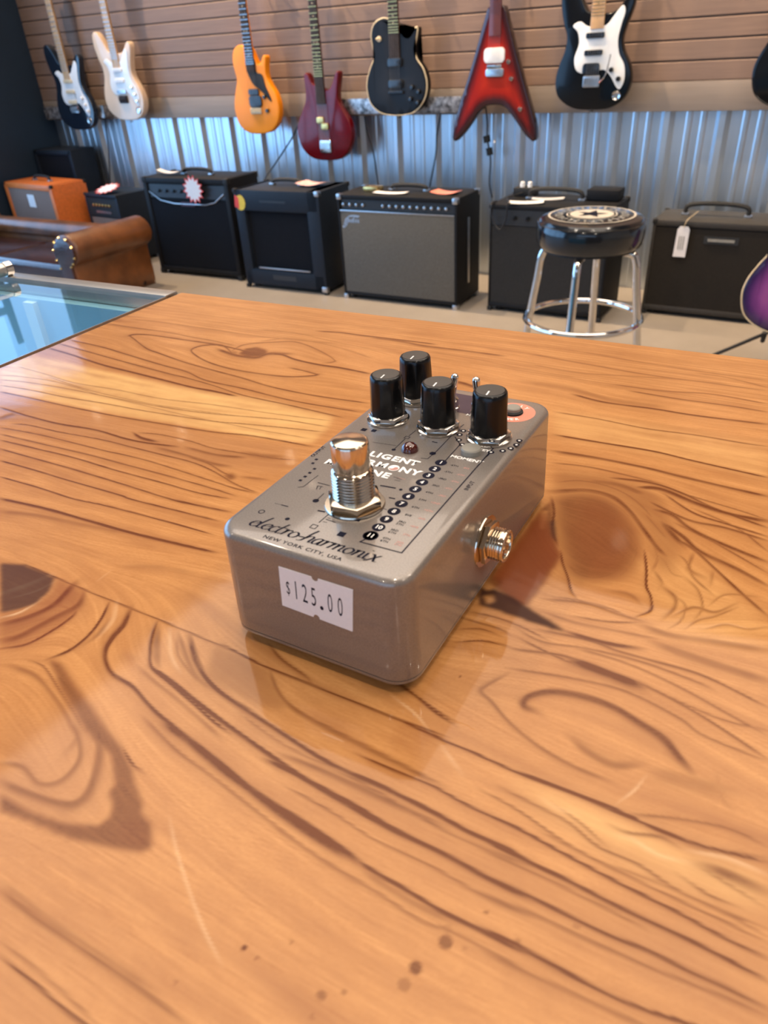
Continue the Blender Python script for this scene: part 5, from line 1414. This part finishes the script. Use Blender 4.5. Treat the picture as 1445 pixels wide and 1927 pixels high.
st = badge(a, 'yellow_sticker', [(-.225 + .032 * math.cos(k * PI / 6), .44 + .038 * math.sin(k * PI / 6)) for k in range(12)], .0, M['yellow'], .002); st['label'] = 'yellow sticker'
badge(a, 'red_sticker', [(-.262, .42), (-.235, .41), (-.232, .465), (-.255, .478)], -.001, M['red'], .002)
put(paper('paper_sheet', 'pinkish price paper on the square amplifier', (-2.27, 3.10, FL + h_ + .008), .15, .10, 0, 'pinkpaper', .01), -.1)

# 3 silver faced combo
a = thing('guitar_amplifier', 'large amplifier with a silver grey grille cloth, a row of knobs and a script badge', 'amplifier', (-1.705, 2.955, FL), (0, 0, .02), 'amplifiers along the wall')
w_, d_, h_ = .635, .27, .50
bm = B(-w_ / 2, 0, .02, -w_ / 2 + .012, d_, h_, bev=.005); box(bm, w_ / 2 - .014, 0, .02, w_ / 2, d_, h_, bev=.005); box(bm, -w_ / 2 + .003, 0, h_ - .02, w_ / 2 - .003, d_, h_, bev=.006); box(bm, -w_ / 2 + .003, 0, .02, w_ / 2 - .003, d_, .035, bev=.004); box(bm, -w_ / 2 + .008, .03, .03, w_ / 2 - .008, d_ - .01, h_ - .01)
obj('cabinet', bm, M['tolex'], a)
obj('grille_cloth', B(-w_ / 2 + .012, .003, .036, w_ / 2 - .014, .013, .425, bev=.003), M['silvercloth'], a)
obj('grille_piping', B(-w_ / 2 + .012, -.001, .424, w_ / 2 - .014, .008, .431, bev=.002), M['steel'], a)
cp = obj('control_panel', B(-w_ / 2 + .014, .012, .432, w_ / 2 - .016, .026, .478), M['frame'], a)
for k in range(16):
    if k in (4, 5): continue
    obj('chrome_knob' if k != 15 else 'jack_socket', lathe(bm_new(), [(.0085, 0), (.007, .010), (.001, .012)], 12, T3((-.285 + .0365 * k, .012, .455)) @ XZ), M['steel'], cp)
lg = nib(bm_new(), [(-.285, .36), (-.27, .395), (-.235, .405), (-.20, .402)], .012, n=6); nib(lg, [(-.262, .398), (-.27, .37), (-.285, .35), (-.293, .358)], .010); nib(lg, [(-.282, .377), (-.262, .382), (-.248, .380)], .008)
for k in range(5): nib(lg, [(-.262 + .013 * k, .383), (-.256 + .013 * k, .390), (-.257 + .013 * k, .376), (-.250 + .013 * k, .378)], .007)
nib(lg, [(-.243, .378), (-.228, .40), (-.235, .375)], .007)
bmesh.ops.transform(lg, matrix=T3((0, 0.0015, 0)) @ XZ, verts=lg.verts); sb = obj('script_badge', lg, M['steel'], a, smooth=False)
corners(a, w_, d_, h_, M['steel'], .024); handle(a, .0, .15, h_, .19, .026)
for s in (-1, 1):
    for y in (.04, d_ - .04): obj('caster', lathe(bm_new(), [(.014, -.009), (.016, -.006), (.016, .006), (.014, .009)], 16, T3((s * (w_ / 2 - .04), y, .0165)) @ RY(PI / 2)), M['rubber'], a)
obj('tilt_leg', B(w_ / 2, .12, .10, w_ / 2 + .006, .135, .40, bev=.002), M['steel'], a)
put(paper('paper_sheet', 'orange and white price paper on the right of the silver grey amplifier', (-1.50, 3.08, FL + h_ + .001), .13, .08, 0, 'orangeink', .008), -.1)
put(paper('paper_sheet', 'white paper strip on the middle of the silver grey amplifier', (-1.76, 3.02, FL + h_ + .001), .17, .05, 0, 'paper', .005), .05)
tag(obj('footswitch_box', B(-.04, -.03, 0, .04, .03, .022, bev=.004), M['gold'], loc=(-1.88, 3.06, FL + h_ + .002)), 'small pale gold box on the left of the silver grey amplifier', 'box')

# 4 charcoal combo behind the stool
a = thing('guitar_amplifier', 'black amplifier with a charcoal grille standing behind the chrome bar stool', 'amplifier', (-.985, 3.02, FL), (0, 0, 0), 'amplifiers along the wall')
w_, d_, h_ = .54, .29, .475
cabinet(a, w_, d_, h_, M['tolex'], .022, .012, side=.012); feet(a, w_, d_)
obj('grille_cloth', B(-w_ / 2 + .012, .004, .04, w_ / 2 - .012, .014, .385), M['charcloth'], a); obj('control_panel', B(-w_ / 2 + .012, .004, .388, w_ / 2 - .012, .020, .456), M['frame'], a)
for k in range(6): obj('control_knob', lathe(bm_new(), [(.009, 0), (.008, .012), (.001, .013)], 14, T3((-.15 + .06 * k, .004, .42)) @ XZ), M['knob'], a)
handle(a, -.02, .15, h_, .24, .045); corners(a, w_, d_, h_, M['rubber'], .02)
put(paper('paper_sheet', 'white price paper on the charcoal amplifier, nearer of two', (-1.10, 3.06, FL + h_ + .003), .15, .06, 0, 'paper', .004), .3)
put(paper('paper_sheet', 'white price paper on the charcoal amplifier, farther of two', (-1.04, 3.17, FL + h_ + .001), .14, .05, 0, 'paper', .004), .2)
bx4 = thing('pedal_box', 'small black device with two white knobs on the left back of the charcoal amplifier', 'device', (-1.17, 3.24, FL + h_ + .002))
obj('case', B(-.05, -.035, 0, .05, .035, .035, bev=.004), M['rubber'], bx4)
for s in (-1, 1): obj('white_knob', lathe(bm_new(), [(.011, .0345), (.010, .055), (.001, .058)], 16, T3((s * .018, 0, 0))), M['white'], bx4)
tag(obj('flat_black_case', B(-.07, -.05, 0, .07, .05, .045, bev=.006), M['tolex'], loc=(-.80, 3.22, FL + h_ + .002)), 'flat black case on the right back of the charcoal amplifier', 'case')
P = [(-1.17, 3.20, FL + h_ + .02), (-1.21, 3.12, FL + h_ + .008), (-1.16, 3.02, FL + h_ + .006), (-1.165, 3.004, FL + h_ + .003), (-1.17, 3.0, FL + h_ - .06), (-1.20, 2.999, FL + h_ - .10), (-1.235, 3.0, FL + h_ - .05), (-1.24, 3.004, FL + h_ + .003), (-1.235, 3.05, FL + h_ + .008)]
tag(obj('coiled_cable', tube(bm_new(), catmull(P, 7), .0035, 6), M['cable']), 'black cable draped over the left front edge of the charcoal amplifier', 'cable')

# 5 dark combo with hang tag
a = thing('guitar_amplifier', 'dark brown-black amplifier with a white hang tag on its handle, rightmost on the floor', 'amplifier', (-.335, 3.22, FL), (0, 0, 0), 'amplifiers along the wall')
w_, d_, h_ = .50, .24, .405
cabinet(a, w_, d_, h_, M['greyglitter'], .026, .010, side=.014); feet(a, w_, d_)
obj('grille_cloth', B(-w_ / 2 + .014, .003, .042, w_ / 2 - .014, .012, h_ - .03), M['browncloth'], a)
pl_ = badge(a, 'name_plate', [(-.035, .318), (.10, .318), (.10, .348), (-.035, .348)], .003, M['frame']); badge(pl_, 'plate_strip', [(-.02, .328), (.085, .328), (.085, .339), (-.02, .339)], .0008, M['greybtn'])
handle(a, -.02, .12, h_, .25, .05); corners(a, w_, d_, h_, M['rubber'], .018)
ht = thing('hang_tag', 'white hang tag tied to the handle of the rightmost amplifier', 'price tag', (-.455, 3.205, FL + .262))
obj('card', prism(bm_new(), [(-.026, 0), (.024, 0), (.026, .112), (.018, .124), (-.014, .124), (-.023, .112)], 0, .0015, XZ), M['paper'], ht)
bm = bm_new()
for k in range(3): box(bm, -.012 + .009 * k, -.0022, .03, -.008 + .009 * k, -.0014, .085)
obj('faint_writing', bm, M['greybtn'], ht)
obj('string', tube(bm_new(), catmull([(0, -.002, .118), (.01, 0, .15), (.022, .05, .160), (.028, .125, .162)], 5), .0015, 5), M['cream'], ht)

# orange combo and the little head beside it, behind the sofa
a = thing('guitar_amplifier', 'orange amplifier with a pale grille and a white price label behind the sofa', 'amplifier', (-4.45, 3.0, FL), (0, 0, -.12), 'amplifiers along the wall')
w_, d_, h_ = .57, .25, .47
cabinet(a, w_, d_, h_, M['orange'], .035, .012); feet(a, w_, d_)
obj('grille_cloth', B(-w_ / 2 + .035, .006, .05, w_ / 2 - .035, .014, h_ - .035), M['greigecloth'], a); handle(a, 0, .12, h_, .18, .03); corners(a, w_, d_, h_, M['rubber'], .018)
badge(a, 'price_label', [(-.03, .33), (.05, .33), (.05, .405), (-.03, .405)], .004, M['paper'])
a = thing('guitar_amplifier', 'small black amplifier with a brass lettered panel between the orange and the big black one', 'amplifier', (-3.90, 3.10, FL), (0, 0, -.1), 'amplifiers along the wall')
w_, d_, h_ = .33, .26, .41
cabinet(a, w_, d_, h_, M['navytolex'], .022, .008); feet(a, w_, d_)
obj('grille_cloth', B(-w_ / 2 + .022, .004, .05, w_ / 2 - .022, .012, .27), M['greigecloth'], a); cp = obj('control_panel', B(-w_ / 2 + .022, .002, .28, w_ / 2 - .022, .012, .385), M['rubber'], a)
for k in range(6): obj('brass_knob', lathe(bm_new(), [(.009, 0), (.008, .010), (.001, .011)], 12, T3((-.08 + .032 * k, .003, .345)) @ XZ), M['gold'], cp)
obj('logo_strip', B(-.07, -.001, .298, .08, .003, .312), M['steel'], cp); corners(a, w_, d_, h_, M['rubber'], .016)
burst_tag('starburst_price_tag', 'white starburst price tag with a red border lying on the small black amplifier', (-3.86, 3.14, FL + .438), .085, (.25, 0, 0))
# dark cabinet in the corner
a = thing('speaker_cabinet', 'tall dark speaker cabinet in the shadowed left corner', 'speaker', (-4.57, 3.345, FL), (0, 0, 0))
cabinet(a, .38, .20, .62, M['navytolex'], .03, .012); feet(a, .38, .20); obj('grille_cloth', B(-.17, .006, .05, .17, .014, .59), M['blackcloth'], a)

# ------------------------------------------------------------------ sofa
SX, SY0, SY1 = -3.19, 2.30, 2.82
s = thing('leather_sofa', 'brown leather sofa with rolled arms in front of the amplifiers', 'sofa', (-3.95, 2.55, FL))
def arm(sx):
    o = [(.0, 0), (.0, .20), (-.02, .245), (-.025, .29), (.0, .335), (.045, .365), (.10, .37), (.15, .34), (.17, .295), (.155, .25), (.125, .225), (.11, .20), (.11, 0)]
    return o
for sx in (1, -1):
    x_out = .76 * sx
    prof = [(x_out + sx * (.025 - x) * -0 - sx * 0, z) for x, z in arm(1)]
    prof = [(x_out - sx * (.17 - x) + 0, z) for x, z in arm(1)]
    prof = [(p.x, p.y) for p in catmull([(x, z, 0) for x, z in prof], 5, True)]
    bm = prism(bm_new(), prof, -(SY1 - 2.55), -(SY0 - 2.55), XZ, bev=.015)
    am = obj('armrest', bm, M['leather'], s, ang=60)
    pan = [(p[0] * 1.0, p[1]) for p in prof]
    cxp = sum(p[0] for p in pan) / len(pan); czp = sum(p[1] for p in pan) / len(pan)
    sm_ = [(cxp + (x - cxp) * .80, czp + (z - czp) * .92) for x, z in pan]
    obj('arm_front_panel', prism(bm_new(), sm_, .248, .262, XZ, bev=.006), M['darkleather'], am, ang=60)
    for k in range(12):
        x, z = sm_[int(k * len(sm_) / 12)]
        obj('brass_nail', lathe(bm_new(), [(.006, .26), (.004, .266), (.001, .268)], 8, XZ @ T3((x, z, 0))), M['gold'], am)
bm = prism(bm_new(), [(p.x, p.y) for p in catmull([(.10, 0, 0), (.10, .22, 0), (.08, .25, 0), (.07, .29, 0), (.10, .32, 0), (.15, .325, 0), (.20, .30, 0), (.215, .26, 0), (.21, .22, 0), (.21, 0, 0)], 5, True)], -.66, .66, Matrix(((0, 0, 1, 0), (1, 0, 0, .06), (0, 1, 0, 0), (0, 0, 0, 1))), bev=.01)
bk = obj('backrest', bm, M['leather'], s, ang=60)
for r in range(2):
    for k in range(8): obj('tuft_button', lathe(bm_new(), [(.010, 0), (.006, .006), (.001, .008)], 10, T3((-.56 + .16 * k + .05 * r, .150,   .20 + .06 * r)) @ XZ), M['leather'], bk)
obj('seat_base', B(-.63, -.24, .03, .63, .2, .13, bev=.02), M['darkleather'], s)
for k in range(2): obj('seat_cushion', B(-.625 + .627 * k, -.25, .13, -.002 + .627 * k, .16, .215, bev=.028, seg=4), M['darkleather'], s)
for sx in (-1, 1):
    for sy in (-1, 1): obj('sofa_foot', lathe(bm_new(), [(.018, 0), (.028, .02), (.028, .035)], 16, T3((sx * .68, sy * .18, 0))), M['rosewood'], s)

# ------------------------------------------------------------------ bar stool
s = thing('bar_stool', 'chrome bar stool with a round black seat printed with a star emblem', 'stool', (-.602, 2.330, FL), (0, 0, .32))
HT = .59
obj('seat', lathe(bm_new(), [(.14, HT - .100), (.162, HT - .095), (.172, HT - .080), (.174, HT - .060), (.175, HT - .04), (.172, HT - .020), (.162, HT - .006), (.14, HT), (.07, HT + .002), (.001, HT + .0025)], 56), M['vinyl'], s)
se = [o for o in s.children][0]
def disc(name, r0, r1, z, mat, par, n=56):
    bm = bm_new()
    if r0 == 0: flat_poly(bm, [(r1 * math.cos(2 * PI * k / n), r1 * math.sin(2 * PI * k / n)) for k in range(n)], z)
    else:
        a_ = [bm.verts.new((r1 * math.cos(2 * PI * k / n), r1 * math.sin(2 * PI * k / n), z)) for k in range(n)]; b_ = [bm.verts.new((r0 * math.cos(2 * PI * k / n), r0 * math.sin(2 * PI * k / n), z)) for k in range(n)]
        for k in range(n): bm.faces.new((a_[k], a_[(k + 1) % n], b_[(k + 1) % n], b_[k]))
    return obj(name, bm, mat, par, smooth=False)
disc('seat_emblem', 0, .070, HT + .0034, M['seatprint'], se); disc('emblem_ring', .077, .081, HT + .0032, M['seatprint'], se); disc('outer_ring', .133, .140, HT + .0016, M['seatprint'], se)
bm = bm_new(); flat_poly(bm, [((.054 if k % 2 == 0 else .022) * math.cos(PI / 2 + PI * k / 5 - .32), (.054 if k % 2 == 0 else .022) * math.sin(PI / 2 + PI * k / 5 - .32)) for k in range(10)], HT + .0042); obj('star', bm, M['ink'], se, smooth=False)
bm = bm_new(); rnd = random.Random(4)
for k in range(26):
    a_ = 2 * PI * k / 26; ww = .0035 + .003 * rnd.random(); R3 = RZ(a_) @ T3((0, .106, 0))
    box(bm, -ww, -.012, HT + .0018, -ww + .003, .012, HT + .0028, rot=R3); box(bm, -ww, -.012 + .018 * (k % 2), HT + .0018, ww, -.007 + .018 * (k % 2), HT + .0028, rot=R3)
obj('printed_lettering', bm, M['seatprint'], se, smooth=False)
obj('seat_piping', tube(bm_new(), [(.170 * math.cos(a_), .170 * math.sin(a_), HT - .016) for a_ in [2 * PI * k / 56 for k in range(56)]], .003, 6, closed=True), M['vinyl'], se)
obj('lower_trim', lathe(bm_new(), [(.13, HT - .106), (.152, HT - .104), (.152, HT - .095)], 48), M['rubber'], s)
for k in range(4):
    a_ = -PI / 2 + k * PI / 2 - .32 + .08; ca, sa = math.cos(a_), math.sin(a_)
    pth = catmull([(.05 * ca, .05 * sa, HT - .112), (.135 * ca, .135 * sa, HT - .114), (.158 * ca, .158 * sa, HT - .138), (.168 * ca, .168 * sa, HT - .21), (.187 * ca, .187 * sa, .25), (.215 * ca, .215 * sa, .012)], 6)
    lg = obj('leg', tube(bm_new(), pth, .0135, 12), M['chrome'], s); obj('foot_cap', lathe(bm_new(), [(.016, 0), (.018, .004), (.016, .03)], 14, T3((.216 * ca, .216 * sa, 0))), M['rubber'], lg)
obj('foot_ring', tube(bm_new(), [(.196 * math.cos(2 * PI * k / 60), .196 * math.sin(2 * PI * k / 60), .25) for k in range(60)], .0105, 10, closed=True), M['chrome'], s)

# ------------------------------------------------------------------ purple guitar on its floor stand
g = guitar('purple sunburst guitar with pale binding standing on a floor stand at the right edge', [(x * 1.12, z * 1.08) for x, z in LP_O], (.055, 2.72, -.80), M['purpleburst'], t=.06, neckmat='mahog', binding='cream', burstw=.07, pick=((0, .225, .08, .038, 'black'),),
           bridge=(0, .10, .085, .014, 'rosewood'), knobs=((.09, .12),), joint=.38, nut=.84, neck=.24, tilt=.0, hanger=False, group='guitars off the wall', name='electric_guitar')
g.rotation_euler = (-.12, 0, 0)
s = thing('guitar_stand', 'black tripod stand under the purple guitar', 'stand', (.0, 2.80, FL))
for dx, dy in ((-.20, -.02), (.12, -.17), (.02, .25)): obj('leg', tube(bm_new(), [(.0, .0, .135), (dx, dy, .008)], .007, 8), M['rubber'], s)
obj('upright', tube(bm_new(), [(0, 0, .10), (.03, .05, .45)], .010, 10), M['rubber'], s)
for sx in (-1, 1): obj('cradle_arm', tube(bm_new(), [(.0, 0, .13), (.055 + sx * .09, -.01, .142), (.055 + sx * .09, -.15, .132), (.055 + sx * .09, -.16, .165)], .008, 8), M['rubber'], s)
